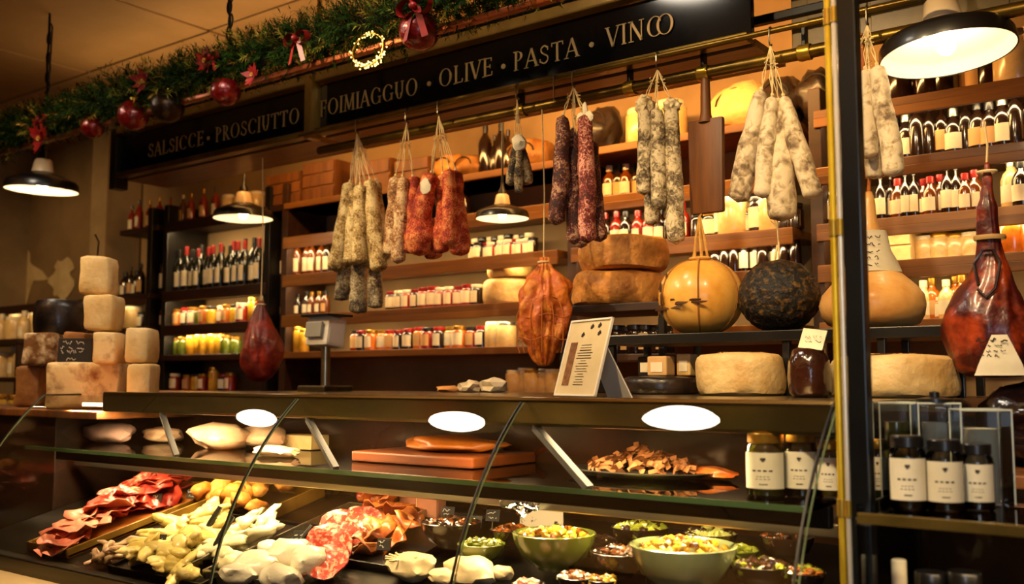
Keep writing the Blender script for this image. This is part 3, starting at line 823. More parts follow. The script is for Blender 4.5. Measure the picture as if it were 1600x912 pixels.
def wheelcut(name, pxl, pxr, pyt, pyb, Y, m, label, depth=None, z0=None, seg=36, group='cheeses stacked at the left end of the counter', arc=None, dome=.02, seed=0, lump=.008):
    pb = W((pxl + pxr) / 2, pyb, Y)
    z = pb.z if z0 is None else z0
    s = S(pb)
    R = (pxr - pxl) * s / 2
    h = (pyb - pyt) * s * .985
    bm = bm_new()
    pr = [(0, 0), (R * .5, 0), (R * .86, 0), (R * .95, .06 * h), (R * .99, .2 * h), (R, .36 * h), (R * 1.0, .6 * h), (R * .985, .78 * h), (R * .95, .90 * h), (R * .86, h * .975), (R * .5, h + dome * h), (0, h + dome * h * 1.4)]
    add_lathe(bm, pr, seg)
    for v in bm.verts:
        p = v.co
        if p.z > .01 * h:
            v.co += Vector((p.x, p.y, 0)).normalized() * nz(p.x * 11, p.y * 11, p.z * 14, seed) * lump if R > 0 else Vector()
            v.co.z += nz(p.x * 9, p.y * 9, 0, seed + 3) * lump * .6
    o = obj(name, bm, m, None, (pb.x, Y, z), (0, 0, seed))
    if label: tag(o, label, 'cheese', group)
    return o, h, R
Ya = 2.20
# bottom row
o = block('cheese_half_round', 80, 196, 566, Ya, Z1, M['rind_stain'], 'wide pale half wheel of cheese with brown stains, bottom front of the stack', .20, .022, seed=1)
ztop = W(140, 570, Ya).z
block('cheese_block', 203, 247, 568, Ya + .06, Z1, M['rind'], 'square pale cheese block at the lower right end of the stack', .20, .02, seed=2)
block('cheese_block', 30, 78, 574, Ya + .04, Z1, M['rind_brown'], 'brown cheese block at the lower left end of the stack', .2, .02, seed=3, h=ztop - Z1)
# second row
zz = ztop + .002
o = block('cheese_wedge', 42, 100, 521, Ya + .04, zz, M['rind_rough'], 'rough mottled brown cheese piece left of the black price board', .2, .02, seed=4)
block('cheese_block', 102, 147, 520, Ya + .06, zz, M['rind_brown'], 'amber brown cheese block behind the black price board', .18, .016, seed=5)
block('cheese_block', 150, 195, 519, Ya + .02, zz, M['rind_stain'], 'pale cheese block with a dark stamp right of the black price board', .2, .018, seed=6)
zr = W(225, 568, Ya + .06).z + .002
block('cheese_block', 199, 244, 513, Ya + .07, zr, M['rind'], 'square pale cheese block, upper of the two at the right end of the stack', .19, .02, seed=7)
# third row
z3 = W(120, 521, Ya + .04).z + .004
o, h_, R_ = wheelcut('cheese_round', 54, 134, 464, 521, Ya + .17, M['rind_black'], 'black waxed cheese wheel on the stack left of two pale cheeses', z0=z3, seed=2)
block('cheese_block', 136, 189, 462, Ya + .03, z3, M['rind'], 'tall pale cheese block beside the black wheel, below the topmost piece', .19, .022, seed=8)
z4 = W(160, 463, Ya + .03).z + .003
o = block('cheese_block', 127, 182, 402, Ya + .04, z4, M['rind'], 'topmost pale cheese block with a small spike stuck in its top', .17, .03, seed=9)
bm = bm_new(); add_tube(bm, [(0, 0, .0), (.004, 0, .07), (-.012, 0, .10)], .004, 6)
obj('spike', bm, M['darksteel'], o, (.0, -.04, W(155, 402, Ya + .04).z - z4 - .01))
# chalk price board leaning on the second row
p = W(122, 571, Ya - .015)
s = S(p)
t = empty('price_board', (p.x, Ya - .012, zz), 'small black chalk price board with white handwriting leaning in the cheese stack', 'sign')
t.rotation_euler = (radians(-6), 0, .75)
t.location = (p.x + .075, Ya - .075, zz)
wb, hb = 47 * s, 40 * s
bw_ = 50 * s
box('board', (0, 0, hb / 2), (bw_, .006, hb), M['slate'], t, .002)
def scribble(parent, x0, x1, y, z, h, m, seed, r=.0012, name='handwriting', gap=.12):
    g = random.Random(seed); bm = bm_new(); x = x0
    while x < x1:
        n = g.randint(4, 9); pts = []
        for k in range(n):
            pts.append((x, y, z + h * (g.random() - .3)))
            x += h * g.uniform(.22, .42)
            if x > x1: break
        if len(pts) > 1: add_tube(bm, pts, r, 4)
        x += h * (.5 + gap * 4 * g.random())
    return obj(name, bm, m, parent, smooth=False)
for k, (a, b, zf) in enumerate(((-.36, .30, .80), (-.42, .42, .60), (-.40, .36, .44), (-.22, .16, .15))):
    scribble(t, bw_ * a, bw_ * b, -.0045, hb * zf, .015, M['chalk'], 30 + k)

# ------------------------------------------------------------------ goods standing on the counter top
M['wheel'] = mat('pecorino_rind', '#d9b06a', '#b07c34', 13, .55, bump=.6, bscale=40, detail=6, ramp=(.3, .75))
M['wheel_pale'] = mat('pale_pecorino_rind', '#e3c688', '#bd9048', 11, .5, bump=.55, bscale=34, detail=6, ramp=(.3, .75))
M['wheel_gold'] = mat('golden_rind', '#e09c48', '#96581e', 14, .6, bump=.8, bscale=40, detail=6, ramp=(.35, .7))
o, h, R = wheelcut('cheese_round', 1089, 1227, 556, 622, 2.78, M['wheel_pale'], 'pale round cheese wheel on the counter under the yellow hanging cheese', z0=ZT, group='cheese wheels on the counter', seed=3)
bm = bm_new(); add_lathe(bm, [(0, 0), (R * .5, 0), (R * .5, .002), (0, .002)], 24); obj('label', bm, mat('dark_red_print', '#4a1812', '#c9a25c', 18, .5, ramp=(.5, .55)), o, (0, 0, h * 1.02), smooth=False)
o, h, R = wheelcut('cheese_round', 1302, 1493, 556, 622, 2.72, M['wheel_pale'], 'largest pale cheese wheel on the counter behind the black post', z0=ZT, group='cheese wheels on the counter', seed=5, lump=.012)
bm = bm_new(); add_lathe(bm, [(0, 0), (R * .45, 0), (R * .45, .002), (0, .002)], 24); obj('label', bm, mat('dark_red_print', '#4a1812'), o, (0, 0, h * 1.025), smooth=False)
# black tub of cheese with boxes on it
o, h, R = wheelcut('cheese_round', 974, 1093, 587, 615, 2.92, M['rind_black'], 'flat black waxed cheese wheel behind the menu stand', z0=ZT, group='cheese wheels on the counter', seed=1, lump=.003)
for k, (px, w, hh, mm, lb) in enumerate(((1010, 26, 30, 'rind_black', 'dark wrapped cheese with gold label on the flat black wheel, left one'), (1040, 34, 30, 'paper2', 'kraft boxed cheese with dark print on the flat black wheel, middle one'), (1070, 24, 34, 'rind', 'pale cheese piece on the flat black wheel, right one'))):
    p = W(px, 586, 2.92); s = S(p)
    bx = box('wrapped_cheese', (p.x, 2.94 - .05 * (k % 2), ZT + h * 1.03 + hh * s / 2), (w * s, .06, hh * s), M[mm], None, .006)
    tag(bx, lb, 'cheese', 'small wrapped cheeses on the black wheel')
    box('label', (0, -.031, -.004), (w * s * .6, .002, hh * s * .5), M['paper'], bx)
# dark shiny wrapped cheese with paper tag
p = W(1266, 620, 2.55); s = S(p)
bm = bm_new(); r = 33 * s; hh = 80 * s
add_lathe(bm, [(0, 0), (r * .8, 0), (r * .98, .1 * hh), (r, .4 * hh), (r * .95, .7 * hh), (r * .78, .93 * hh), (r * .4, 1.0 * hh), (0, 1.02 * hh)], 28)
for v in bm.verts: v.co += Vector((v.co.x, v.co.y, 0)) * .12 * nz(v.co.x * 30, v.co.y * 30, v.co.z * 30, 2)
o = obj('wrapped_ham', bm, mat('dark_shrink_wrap', '#1c0d08', '#3a1a0e', 8, .12, bump=.5, bscale=30, coat=.8), None, (p.x, 2.55, ZT), autos=False)
tag(o, 'dark shiny shrink wrapped ham piece with a white tag, left of the yellow post', 'ham')
box('tag', (.018, -r * .35, hh * 1.13), (38 * s, .003, 34 * s), M['paper'], o, rot=(radians(-25), radians(8), 0))
for k in range(3): scribble(o, .0, .045, -r * .35 - .006, hh * 1.16 - .012 * k, .008, M['ink'], 80 + k, .0007, 'print')
# menu stand
p0 = Vector((XA(868, 2.24, ZT), 2.24, ZT)); p1 = Vector((XA(930, 2.16, ZT), 2.16, ZT))
base = (p1 - p0).normalized()
wm = (p1 - p0).length
rz = math.atan2(base.y, base.x)
t = empty('menu_stand', ((p0 + p1) / 2), 'white framed menu card leaning on its easel back on the counter edge', 'menu', rotz=rz)
HM = .215
lean = radians(16)
L = Matrix.Rotation(-lean, 3, 'X')
fr = box('card', Vector((0, HM / 2 * sin(lean), HM / 2 * cos(lean) + .002)), (wm, .005, HM), mat('menu_paper', '#e3cfa0', '#d9c391', 9, .7), t, rot=(-lean, 0, 0))
for (c_, s_) in (((0, -.002, HM / 2 - .003), (wm + .006, .008, .006)), ((0, -.002, -HM / 2 + .003), (wm + .006, .008, .006)), ((wm / 2, -.002, 0), (.006, .008, HM)), ((-wm / 2, -.002, 0), (.006, .008, HM))):
    box('frame_edge', c_, s_, M['white'], fr, .0015)
g = random.Random(5)
bmm = bm_new()
for k in range(16):
    zz_ = HM * (.16 - .034 * k)
    w_ = wm * g.uniform(.12, .32) * (1.2 if k in (3, 4, 5) else 1)
    add_box(bmm, (wm * .02, -.003, zz_), (w_, .001, .0020 if k in (2, 3, 4, 5) else .0012))
obj('menu_text', bmm, M['ink'], fr, smooth=False)
box('side_panel', (-wm * .30, -.0032, -HM * .08), (wm * .17, .001, HM * .56), mat('brown_print', '#6a4022', '#9a6a3c', 60, .7), fr)
for (x_, z_, s_) in ((-.13, .30, .16), (.27, .31, .16), (.06, .40, .11), (.24, .41, .09)):
    bm = bm_new()
    for q in range(5): rough_blob(bm, ((q % 3 - 1) * .004, -.003, (q // 2 - 1) * .004), (.004, .0008, .004), 1, .3, seed=q)
    obj('printed_motif', bm, M['ink'], fr, (wm * x_, 0, HM * z_))
bk = bm_new()
vs = [bk.verts.new(v) for v in ((-.02, .06, .13), (wm * .34, .06, .13), (wm * .42, .125, .0), (-.03, .125, .0))]
bk.faces.new(vs); r_ = bmesh.ops.extrude_face_region(bk, geom=bk.faces[:]); bmesh.ops.translate(bk, verts=[v for v in r_['geom'] if isinstance(v, bmesh.types.BMVert)], vec=(0, .004, 0))
obj('easel_back', bk, M['white'], t, smooth=False)
# scale on a column
p = Vector((XA(508, 2.78, ZT), 2.78, ZT)); s = S(p)
t = empty('shop_scale', p, 'grey white counter scale display on a steel column behind the case', 'scale')
box('base', (0, 0, .012), (.16, .16, .024), M['darksteel'], t, .006)
bm = bm_new(); add_tube(bm, [(0, 0, .02), (0, 0, 75 * s)], .019, 16); obj('column', bm, M['steel'], t)
box('head', (0, 0, 92 * s), (50 * s, .10, 46 * s), mat('scale_grey', '#d6cdb8', rough=.45), t, .012, rot=(radians(-8), 0, 0))
hd = box('display', (-.004, -.062, 96 * s), (36 * s, .012, 24 * s), mat('scale_display', '#8c8778', rough=.3), t, .003, rot=(radians(-8), 0, 0))
box('top_plate', (.004, 0, 118 * s), (62 * s, .14, .010), M['blackmetal'], t, .003)
# white paper parcels at the rear of the counter
for k, (px, py, w_, h_, lb) in enumerate(((735, 600, 34, 18, 'crumpled white paper parcel on the counter, upper left of the pair beside a loaf'), (772, 604, 42, 22, 'larger folded white paper parcel on the counter behind the orange ham'), (700, 610, 28, 10, 'small bread roll on the counter beside the white parcels'))):
    p = Vector((XA(px, 2.85, ZT), 2.85, ZT)); s = S(p)
    bm = bm_new(); rough_blob(bm, (0, 0, h_ * s * .45), (w_ * s * .55, .05, h_ * s * .6), 2, .28, 1.6, k + 3, flat=-.75)
    o = obj('paper_parcel' if k < 2 else 'bread_roll', bm, mat('white_paper', '#d6c4a2', '#c3ae88', 12, .8) if k < 2 else mat('bread_crust', '#a8672c', '#c78a48', 10, .7), None, (p.x, 2.85, ZT), smooth=k == 2)
    tag(o, lb, 'parcel' if k < 2 else 'bread')
# ------------------------------------------------------------------ hanging salami
M['sal_beige'] = salami_mat('beige_salami_skin', '#a8823a', '#e4cb8c', '#4a3412', .56, 66)
M['sal_grey'] = salami_mat('grey_mould_salami_skin', '#8d7b58', '#d4c298', '#4a3c28', .62, 66, 1.2)
M['sal_pale'] = salami_mat('pale_mould_salami_skin', '#b09a74', '#dac8a2', '#6b563c', .66, 44, .5)
M['sal_red'] = salami_mat('red_salami_skin', '#c8400c', '#ee9a54', '#741a06', .50, 75)
M['sal_tan'] = salami_mat('tan_salami_skin', '#a86c30', '#e6c790', '#5a3512', .58, 60)
M['sal_dark'] = salami_mat('dark_red_salami_skin', '#561a0e', '#b88c6c', '#2a0a06', .42, 52)
M['sal_net'] = salami_mat('netted_salami_skin', '#3a2c1c', '#c3ab7a', '#1c130b', .45, 80, 3.5)
M['salcap'] = salami_mat('pale_salami_top', '#b9a274', '#e0cfa2', '#7d6842', .6, 70, .6)
HY = YSG - .03
def salami(px0, py0, px1, py1, rpx, m, label, hook, dy=0.0, bumps=.05, group=None, seed=0, bend=0.0, taper=.78, cat='salami', strm='string', bulge=0.0):
    Yp = HY + dy
    a = W(px0, py0, Yp); b = W(px1, py1, Yp)
    s = S((a + b) / 2); R = rpx * s * (1.10 if py0 > 255 else 1.0)
    ax = b - a; L = ax.length
    n = 34; seg = 20
    side = Vector((ax.z, 0, -ax.x)).normalized()
    pts, rad = [], []
    for k in range(n + 1):
        f = k / n
        end = min(1.0, math.sqrt(max(0.0, 1 - (1 - min(f / .085, 1)) ** 2)) + .12) * min(1.0, math.sqrt(max(0.0, 1 - (1 - min((1 - f) / .07, 1)) ** 2)) + .05)
        rr = R * end * (taper + (1 - taper) * min(1, f * 2.2)) * (1 + bulge * math.exp(-((f - .78) / .13) ** 2))
        rr *= 1 + .05 * nz(f * 6, seed, 0, seed)
        pts.append(ax * f + side * (bend * L * sin(pi * f)) + side * .006 * nz(f * 4, 3, seed, seed))
        rad.append(max(rr, .0015))
    bm = bm_new()
    rings = add_tube(bm, pts, R, seg, True, rad)
    for i, rg in enumerate(rings):
        for v in rg:
            d = v.co - pts[i]
            if d.length > .004:
                p = v.co
                v.co += d.normalized() * (nz(p.x * 42, p.y * 42, p.z * 30, seed) * bumps * R * 1.4 + nz(p.x * 16, p.y * 16, p.z * 13, seed + 9) * bumps * R * 1.6)
    o = obj('salami', bm, m, None, a, autos=False)
    tag(o, label, cat, group)
    # string: up to the hook, with a knot at the neck and a loop along the skin
    bm = bm_new()
    h = Vector(hook) - a
    add_tube(bm, [Vector((0, 0, -.004)), h * .3 + Vector((.003, 0, 0)), h * .7 + Vector((-.003, .002, 0)), h], .0017, 6)
    add_tube(bm, [Vector((.004, -.003, 0)), h * .35 + Vector((-.006, -.003, 0)), h * .75 + Vector((.004, -.002, 0)), h], .0014, 6)
    rough_blob(bm, (0, 0, .003), (.006, .006, .008), 1, .2)
    add_tube(bm, [h * .55 + Vector((.006 * cos(q), .006 * sin(q), .002 * q)) for q in range(12)], .0015, 5)
    obj('string', bm, M[strm], o)
    return o
def hook(px, py, label, dy=-.045, drop=.06):
    x = XA(px, YR1, ZR1)
    bm = bm_new()
    pts = [(.0, .014, .0)] + [(0, .013 * cos(a), .013 * sin(a)) for a in [pi * k / 8 for k in range(9)]] + [(0, -.013, -drop * .6)] + [(0, -.013 + .010 - .010 * cos(a), -drop * .6 - .012 * sin(a)) for a in [pi * k / 8 for k in range(1, 8)]]
    add_tube(bm, pts, .0028, 7)
    o = obj('meat_hook', bm, M['steel'], None, (x, YR1, ZR1 + .0))
    tag(o, label, 'hook', 'steel hooks on the thin brass rail')
    return Vector((x, YR1 - .005, ZR1 - drop * .6 - .01))
G1 = 'beige salami bunch'
h = hook(559, 186, 'steel hook carrying the beige salami bunch, first from the left on the rail')
for k, (a, b, c, d, r, dy, bnd, lb) in enumerate((
    (547, 284, 524, 425, 12.5, -.02, -.02, 'long beige salami at the left edge of the beige bunch'),
    (556, 296, 548, 415, 12, -.05, -.01, 'beige salami second from the left in the beige bunch'),
    (563, 288, 562, 412, 10.5, -.075, 0, 'central front salami of the beige bunch'),
    (572, 290, 577, 420, 10.5, -.03, .01, 'beige salami just right of the centre of the beige bunch'),
    (578, 280, 594, 425, 12, -.04, .02, 'broad beige salami right of centre in the beige bunch'),
    (588, 282, 601, 408, 9.5, .0, .03, 'slim salami at the right edge of the beige bunch'))):
    salami(a, b, c, d, r, M['sal_beige'], lb, h, dy, .06, G1, k, bnd)
for k, (a, b, c, d, r, dy, lb) in enumerate((
    (540, 400, 534, 470, 10.5, .02, 'dusty grey salami end hanging low at the left of the beige bunch'),
    (560, 405, 560, 490, 12, .02, 'longest dusty grey salami hanging lowest below the beige bunch'),
    (587, 405, 586, 482, 11, .02, 'dusty grey salami end hanging low at the right of the beige bunch'))):
    salami(a, b, c, d, r, salami_mat('dusty_salami_skin', '#7d6a48', '#c9b78c', '#30261a', .5, 55) if k == 0 else bpy.data.materials['dusty_salami_skin'], lb, h, dy, .07, G1, 20 + k)
G2 = 'tan and red salami bunch'
h2 = hook(637, 170, 'steel hook carrying the tan and red salami, second from the left on the rail')
salami(618, 275, 610, 400, 12, M['sal_tan'], 'tan mottled salami between the beige bunch and the red salami, left one', h2, -.02, .06, G2, 30, -.02)
salami(629, 276, 622, 412, 10.5, M['sal_tan'], 'slim tan mottled salami just left of the red salami', h2, -.05, .06, G2, 31, -.01)
salami(645, 276, 638, 396, 13, M['sal_red'], 'leftmost red salami, curved, with a pale neck', h2, -.01, .08, G2, 32, -.05, .8, bulge=.2)
h3 = hook(687, 165, 'steel hook carrying the labelled red salami, third from the left on the rail')
G3 = 'red salami bunch'
o = salami(674, 270, 655, 400, 15, M['sal_red'], 'thick red salami with a white paper label at its neck', h3, -.06, .09, G3, 33, .05, .8, bulge=.45)
p = W(674, 293, HY - .06); s = S(p)
bm = bm_new(); rough_blob(bm, (0, 0, 0), (11 * s, 3 * s, 13 * s), 2, .18)
obj('label', bm, M['paper'], o, p - Vector(o.location) + Vector((0, -14 * s, 0)))
salami(670, 340, 678, 404, 12, M['sal_red'], 'short red salami hanging behind the labelled thick one', h3, .0, .08, G3, 34)
salami(692, 272, 689, 396, 10.5, M['sal_red'], 'slim red salami between the labelled one and the straight one', h3, -.02, .07, G3, 35, -.03, bulge=.3)
salami(702, 264, 703, 384, 11, M['sal_red'], 'straight red salami in the front right of the red bunch', h3, -.07, .06, G3, 36)
salami(712, 266, 720, 400, 13, M['sal_red'], 'red salami at the right edge of the red bunch', h3, -.02, .07, G3, 37, .02, bulge=.2)
G4 = 'little netted salami'
h4 = hook(809, 133, 'steel hook carrying the little netted salami, fourth from the left on the rail')
for k, (a, b, c, d, r, dy, lb) in enumerate(((806, 226, 797, 290, 8, 0, 'little netted salami, left of the three small ones'), (811, 228, 810, 303, 7, -.03, 'little netted salami hanging lowest, middle of the three small ones'), (816, 228, 825, 288, 8.5, 0, 'little netted salami, right of the three small ones'))):
    salami(a, b, c, d, r, M['sal_net'], lb, h4, dy, .12, G4, 40 + k, 0, .6)
bm = bm_new(); rough_blob(bm, (0, 0, 0), (.030, .022, .032), 2, .2)
tuft = obj('wool_cover', bm, M['salt'], bpy.data.objects['salami'], (0, 0, 0))
tuft.parent = [o for o in bpy.data.objects if o.get('label', '').startswith('little netted salami hanging lowest')][0]
tuft.location = (0, 0, .012)
G5 = 'dark red salami bunch'
h5 = hook(897, 105, 'steel hook carrying the dark red salami, fifth from the left on the rail')
salami(880, 180, 868, 352, 13, M['sal_dark'], 'dark salami with white bloom at the left of the dark red bunch', h5, -.03, .07, G5, 50, -.02)
o = salami(915, 178, 918, 380, 14, salami_mat('wine_red_salami_skin', '#7c1f10', '#d79a80', '#3a0a05', .42, 52), 'wine red salami with a white ribbon at its neck', h5, -.06, .06, G5, 51)
bm = bm_new()
for sd in (-1, 1): rough_blob(bm, (sd * .018, -.004, -.012), (.016, .008, .020), 2, .2)
rough_blob(bm, (0, -.004, .014), (.010, .008, .028), 2, .2)
obj('ribbon', bm, M['salt'], o)
salami(895, 200, 897, 382, 12, M['sal_dark'], 'very dark salami in the shade at the middle of the dark red bunch', h5, .03, .07, G5, 52)
salami(926, 220, 938, 378, 12, M['sal_dark'], 'slim dark salami at the right edge of the dark red bunch', h5, .0, .06, G5, 53, .02)
salami(903, 250, 908, 388, 11, M['sal_dark'], 'dark salami hanging lowest at the back of the dark red bunch', h5, .05, .06, G5, 54)
G6 = 'grey mouldy salami bunch'
h6 = hook(1028, 75, 'steel hook carrying the grey mouldy salami, sixth from the left on the rail')
o = salami(1007, 160, 1006, 305, 13, M['sal_grey'], 'grey mouldy salami at the left of its bunch with a wide pale top', h6, -.01, .05, G6, 60, -.015)
bm = bm_new(); rough_blob(bm, (0, 0, -.012), (.034, .028, .036), 3, .2); obj('pale_cap', bm, M['salcap'], o)
salami(1027, 168, 1031, 328, 12.5, M['sal_grey'], 'grey mouldy salami in the middle of its bunch', h6, -.05, .05, G6, 61)
o = salami(1049, 158, 1058, 382, 14, M['sal_grey'], 'longest grey mouldy salami at the right of its bunch beside the chopping board', h6, -.02, .05, G6, 62, .01)
bm = bm_new(); rough_blob(bm, (0, 0, -.016), (.031, .027, .026), 3, .2); obj('pale_cap', bm, M['salcap'], o)
salami(1016, 240, 1020, 352, 12, M['sal_grey'], 'grey mouldy salami hanging lowest behind the left one', h6, .05, .05, G6, 63)
G7 = 'pale fat salami bunch'
h7 = hook(1204, 40, 'steel hook carrying the pale fat salami, seventh from the left on the rail')
salami(1190, 140, 1152, 316, 17.5, M['sal_pale'], 'pale fat salami leaning out to the left of its bunch', h7, -.02, .04, G7, 70, 0, .60)
salami(1207, 150, 1191, 310, 15, M['sal_pale'], 'pale fat salami second from the left in its bunch', h7, -.05, .04, G7, 71, 0, .60)
salami(1216, 158, 1222, 346, 21, M['sal_pale'], 'thickest pale salami hanging lowest in the middle of its bunch', h7, -.02, .05, G7, 72, 0, .60, bulge=.12)
salami(1224, 150, 1272, 310, 15.5, M['sal_pale'], 'pale fat salami leaning out to the right toward the yellow post', h7, -.03, .04, G7, 73, 0, .60)
G8 = 'pale salami behind the post'
h8 = hook(1355, 8, 'steel hook carrying the salami behind the black post, rightmost on the rail')
salami(1330, 118, 1324, 275, 11, M['sal_pale'], 'pale salami partly hidden just left of the black post', h8, .02, .04, G8, 80)
salami(1352, 108, 1361, 248, 14, M['sal_pale'], 'pale salami just right of the black post', h8, -.02, .05, G8, 81)
salami(1370, 102, 1398, 276, 16, M['sal_pale'], 'pale salami leaning right toward the pendant lamp', h8, -.04, .04, G8, 82)
salami(1362, 180, 1366, 280, 14, M['sal_pale'], 'short pale salami hanging low behind the two right of the black post', h8, .05, .05, G8, 83)
# empty hook between bunches
hook(868, 122, 'bare steel hook on the thin rail between the little salami and the dark red bunch', drop=.12)

# ------------------------------------------------------------------ chopping board on its hook
Yb = YSG + .03
pt, pb = W(1103, 186, Yb), W(1103, 334, Yb); s = S(pt)
zc_ = (pt.z + pb.z) / 2
hb, wb = pt.z - pb.z, 60 * s
t = empty('chopping_board', (pt.x, Yb, zc_), 'dark wooden paddle chopping board hanging between grey and pale salami', 'board')
bm = bm_new(); add_box(bm, (0, 0, 0), (wb, .026, hb), None, .010)
for v in bm.verts:
    if v.co.z < -hb * .4: v.co.x *= .93
obj('blade', bm, M['boardwood'], t)
ht = W(1101, 108, Yb).z - zc_
bm = bm_new(); add_tube(bm, [(0, 0, hb * .46), (0, 0, hb * .55), (0, 0, ht - .03), (0, 0, ht)], .015, 12, radii=[.026, .018, .015, .018]); obj('handle', bm, M['boardwood'], t)
bm = bm_new(); add_tube(bm, [(0, -.004, ht - .02), (0, -.02, (ht + ZR2 - zc_) / 2), (0, -.02, ZR2 - zc_ + .02)], .004, 6); obj('strap', bm, M['darkstring'], t)

# ------------------------------------------------------------------ display stand and the hanging cheeses
ZS = E + .150
xs0, xs1 = XA(942, 2.84, ZS), XA(1500, 2.84, ZS)
st = empty('display_stand', ((xs0 + xs1) / 2, 2.98, ZT), 'black metal shelf stand carrying the yellow and black cheese balls', 'stand')
box('shelf', (0, 0, ZS - ZT - .016), (xs1 - xs0, .28, .032), M['black'], st, .003)
for px in (952, 1225, 1374, 1495):
    for dy in (-.12, .12):
        box('leg', (XA(px, 2.84, ZS) - (xs0 + xs1) / 2, dy, (ZS - ZT - .032) / 2), (.022, .022, ZS - ZT - .032), M['black'], st, .002)
sb = empty('display_stand', (XA(960, 3.2, E + .2), 3.32, ZT), 'taller wooden shelf stand under the two golden cheese wheels', 'stand')
zw = E + .285
w2 = XA(1050, 3.17, zw) - XA(884, 3.17, zw)
box('shelf', (0, 0, zw - ZT - .015), (w2, .32, .03), M['darkwood'], sb, .003)
box('shelf', (0, 0, .13), (w2, .30, .024), M['darkwood'], sb, .003)
for sx in (-1, 1):
    for sy in (-1, 1):
        box('leg', (sx * (w2 / 2 - .015), sy * .14, (zw - ZT - .03) / 2), (.024, .024, zw - ZT - .03), M['black'], sb, .002)
GWH = 'golden cheese wheels on the tall stand'
o, h, R = wheelcut('cheese_round', 894, 1038, 412, 466, 3.32, M['wheel_gold'], 'cracked golden brown cheese wheel, lower of the pair behind the salami', z0=zw, group=GWH, seed=11, lump=.022)
o, h2_, R = wheelcut('cheese_round', 905, 1045, 362, 414, 3.32, M['wheel_gold'], 'golden brown cheese wheel, upper of the pair behind the salami', z0=zw + h * 1.03, group=GWH, seed=12, lump=.016)
o, h, R = wheelcut('cheese_round', 754, 835, 434, 474, 3.86, M['wheel_pale'], 'pale yellow cheese wheel on the middle wall shelf, lower of two', z0=E + .37, group='pale wheels on the middle wall shelf', seed=7)
wheelcut('cheese_round', 762, 838, 408, 433, 3.86, M['wheel'], 'thin tan cheese wheel on the middle wall shelf, upper of two', z0=E + .37 + h * 1.03, group='pale wheels on the middle wall shelf', seed=9)
# jars under the tall stand are added with the shelf goods
# provolone ball in its rope
M['provolone'] = mat('smooth_provolone', '#cc8a2a', '#e6b052', 8, .34, bump=.08, bscale=12, coat=.25, sss=.05)
p = W(1095, 456, 2.96); s = S(p); R = 66 * s
bm = bm_new(); add_lathe(bm, [(0, -R * .88)] + [(R * cos(a) ** .85 if cos(a) > 0 else 0, R * .90 * sin(a)) for a in [radians(-70 + 7 * k) for k in range(21)]] + [(R * .30, R * .84), (R * .10, R * .82), (0, R * .82)], 48)
for v in bm.verts:
    a = math.atan2(v.co.y, v.co.x)
    k = abs(sin(a * 3 + .4)) ** .35
    v.co.x *= .965 + .035 * k; v.co.y *= .965 + .035 * k
o = obj('provolone', bm, M['provolone'], None, (p.x, 2.96, ZS + R * .87), autos=False)
tag(o, 'big glossy yellow provolone ball tied with rope, left of the black ball', 'cheese')
bm = bm_new()
for k in range(6):
    a0 = k * pi / 3 + .4 / 3 * -1 + pi / 6 * 0
    pts = []
    for q in range(14):
        t_ = radians(78 - 158 * q / 13)
        rr = R * max(cos(t_), .0) ** .85 * .985 + .001
        pts.append((rr * cos(a0), rr * sin(a0), R * .90 * sin(t_)))
    add_tube(bm, pts, .0030, 6)
obj('tie_string', bm, mat('tie_string', '#8d5a1c', rough=.8), o)
bm = bm_new()
top = R * .84
apex = W(1093, 338, 2.96).z - (ZS + R * .87)
for dx, dy in ((-.028, 0), (.030, 0), (0, .012), (-.012, -.018), (.014, -.016)):
    add_tube(bm, [(dx, dy, top - .01), (dx * .55, dy, (top + apex) / 2), (0, 0, apex)], .0045, 6)
add_tube(bm, [(.034 * cos(a), .03 * sin(a), top + .012) for a in [2 * pi * k / 16 for k in range(17)]], .005, 6, cap=False)
add_tube(bm, [(0, 0, apex), (0, .045, apex + .03), (0, .05, ZR2 - (ZS + R * .87) - .03), (0, .03, ZR2 - (ZS + R * .87) + .02)], .003, 6)
obj('rope', bm, M['rope'], o)
g = random.Random(2)
for k, (th, zf, wd, hh_) in enumerate(((-2.30, .42, .012, .03), (-2.55, -.10, .045, .07), (-2.0, -.26, .075, .016), (-1.55, -.16, .06, .012))):
    bm = bm_new()
    for q in range(7): rough_blob(bm, (g.uniform(-1, 1) * wd, 0, g.uniform(-1, 1) * hh_ * .6), (wd * .5, .003, hh_ * .35), 1, .3, seed=q)
    rr = R * .965 * math.sqrt(max(0, 1 - (zf / .95) ** 2)) ** .9
    obj('scar', bm, mat('dark_rind_scar', '#4a2c0c', rough=.6), o, (rr * cos(th), rr * sin(th), R * .9 * zf), (0, 0, th + pi / 2))
# black ball
p = W(1217, 460, 2.96); s = S(p); R = 62 * s
bm = bm_new(); rough_blob(bm, (0, 0, 0), (R, R, R * .92), 5, .018, 5, 3)
for v in bm.verts: v.co += v.co.normalized() * .004 * nz(v.co.x * 90, v.co.y * 90, v.co.z * 90, 1)
o = obj('black_cheese', bm, mat('black_pepper_crust', '#0c0905', '#6b4c18', 60, .5, bump=.9, detail=6, ramp=(.52, .66)), None, (p.x, 2.96, ZS + R * .90), autos=False)
tag(o, 'round black pepper crusted cheese ball between the yellow ball and the pear cheese', 'cheese')
bm = bm_new(); zt_ = R * .9; ap = W(1217, 350, 2.96).z - o.location.z
add_tube(bm, [(0, 0, zt_ - .01), (.004, 0, zt_ + .04), (0, 0, ap), (0, -.02, ZR2 - o.location.z + .02)], .003, 6)
add_tube(bm, [(-.012, 0, zt_ - .005), (-.006, 0, zt_ + .03), (0, 0, zt_ + .05)], .004, 6)
for k in range(8): add_tube(bm, [(0, 0, ap - .01), (.02 * cos(k), .012 * sin(k * 2), ap + .012 + .008 * sin(k))], .0018, 4)
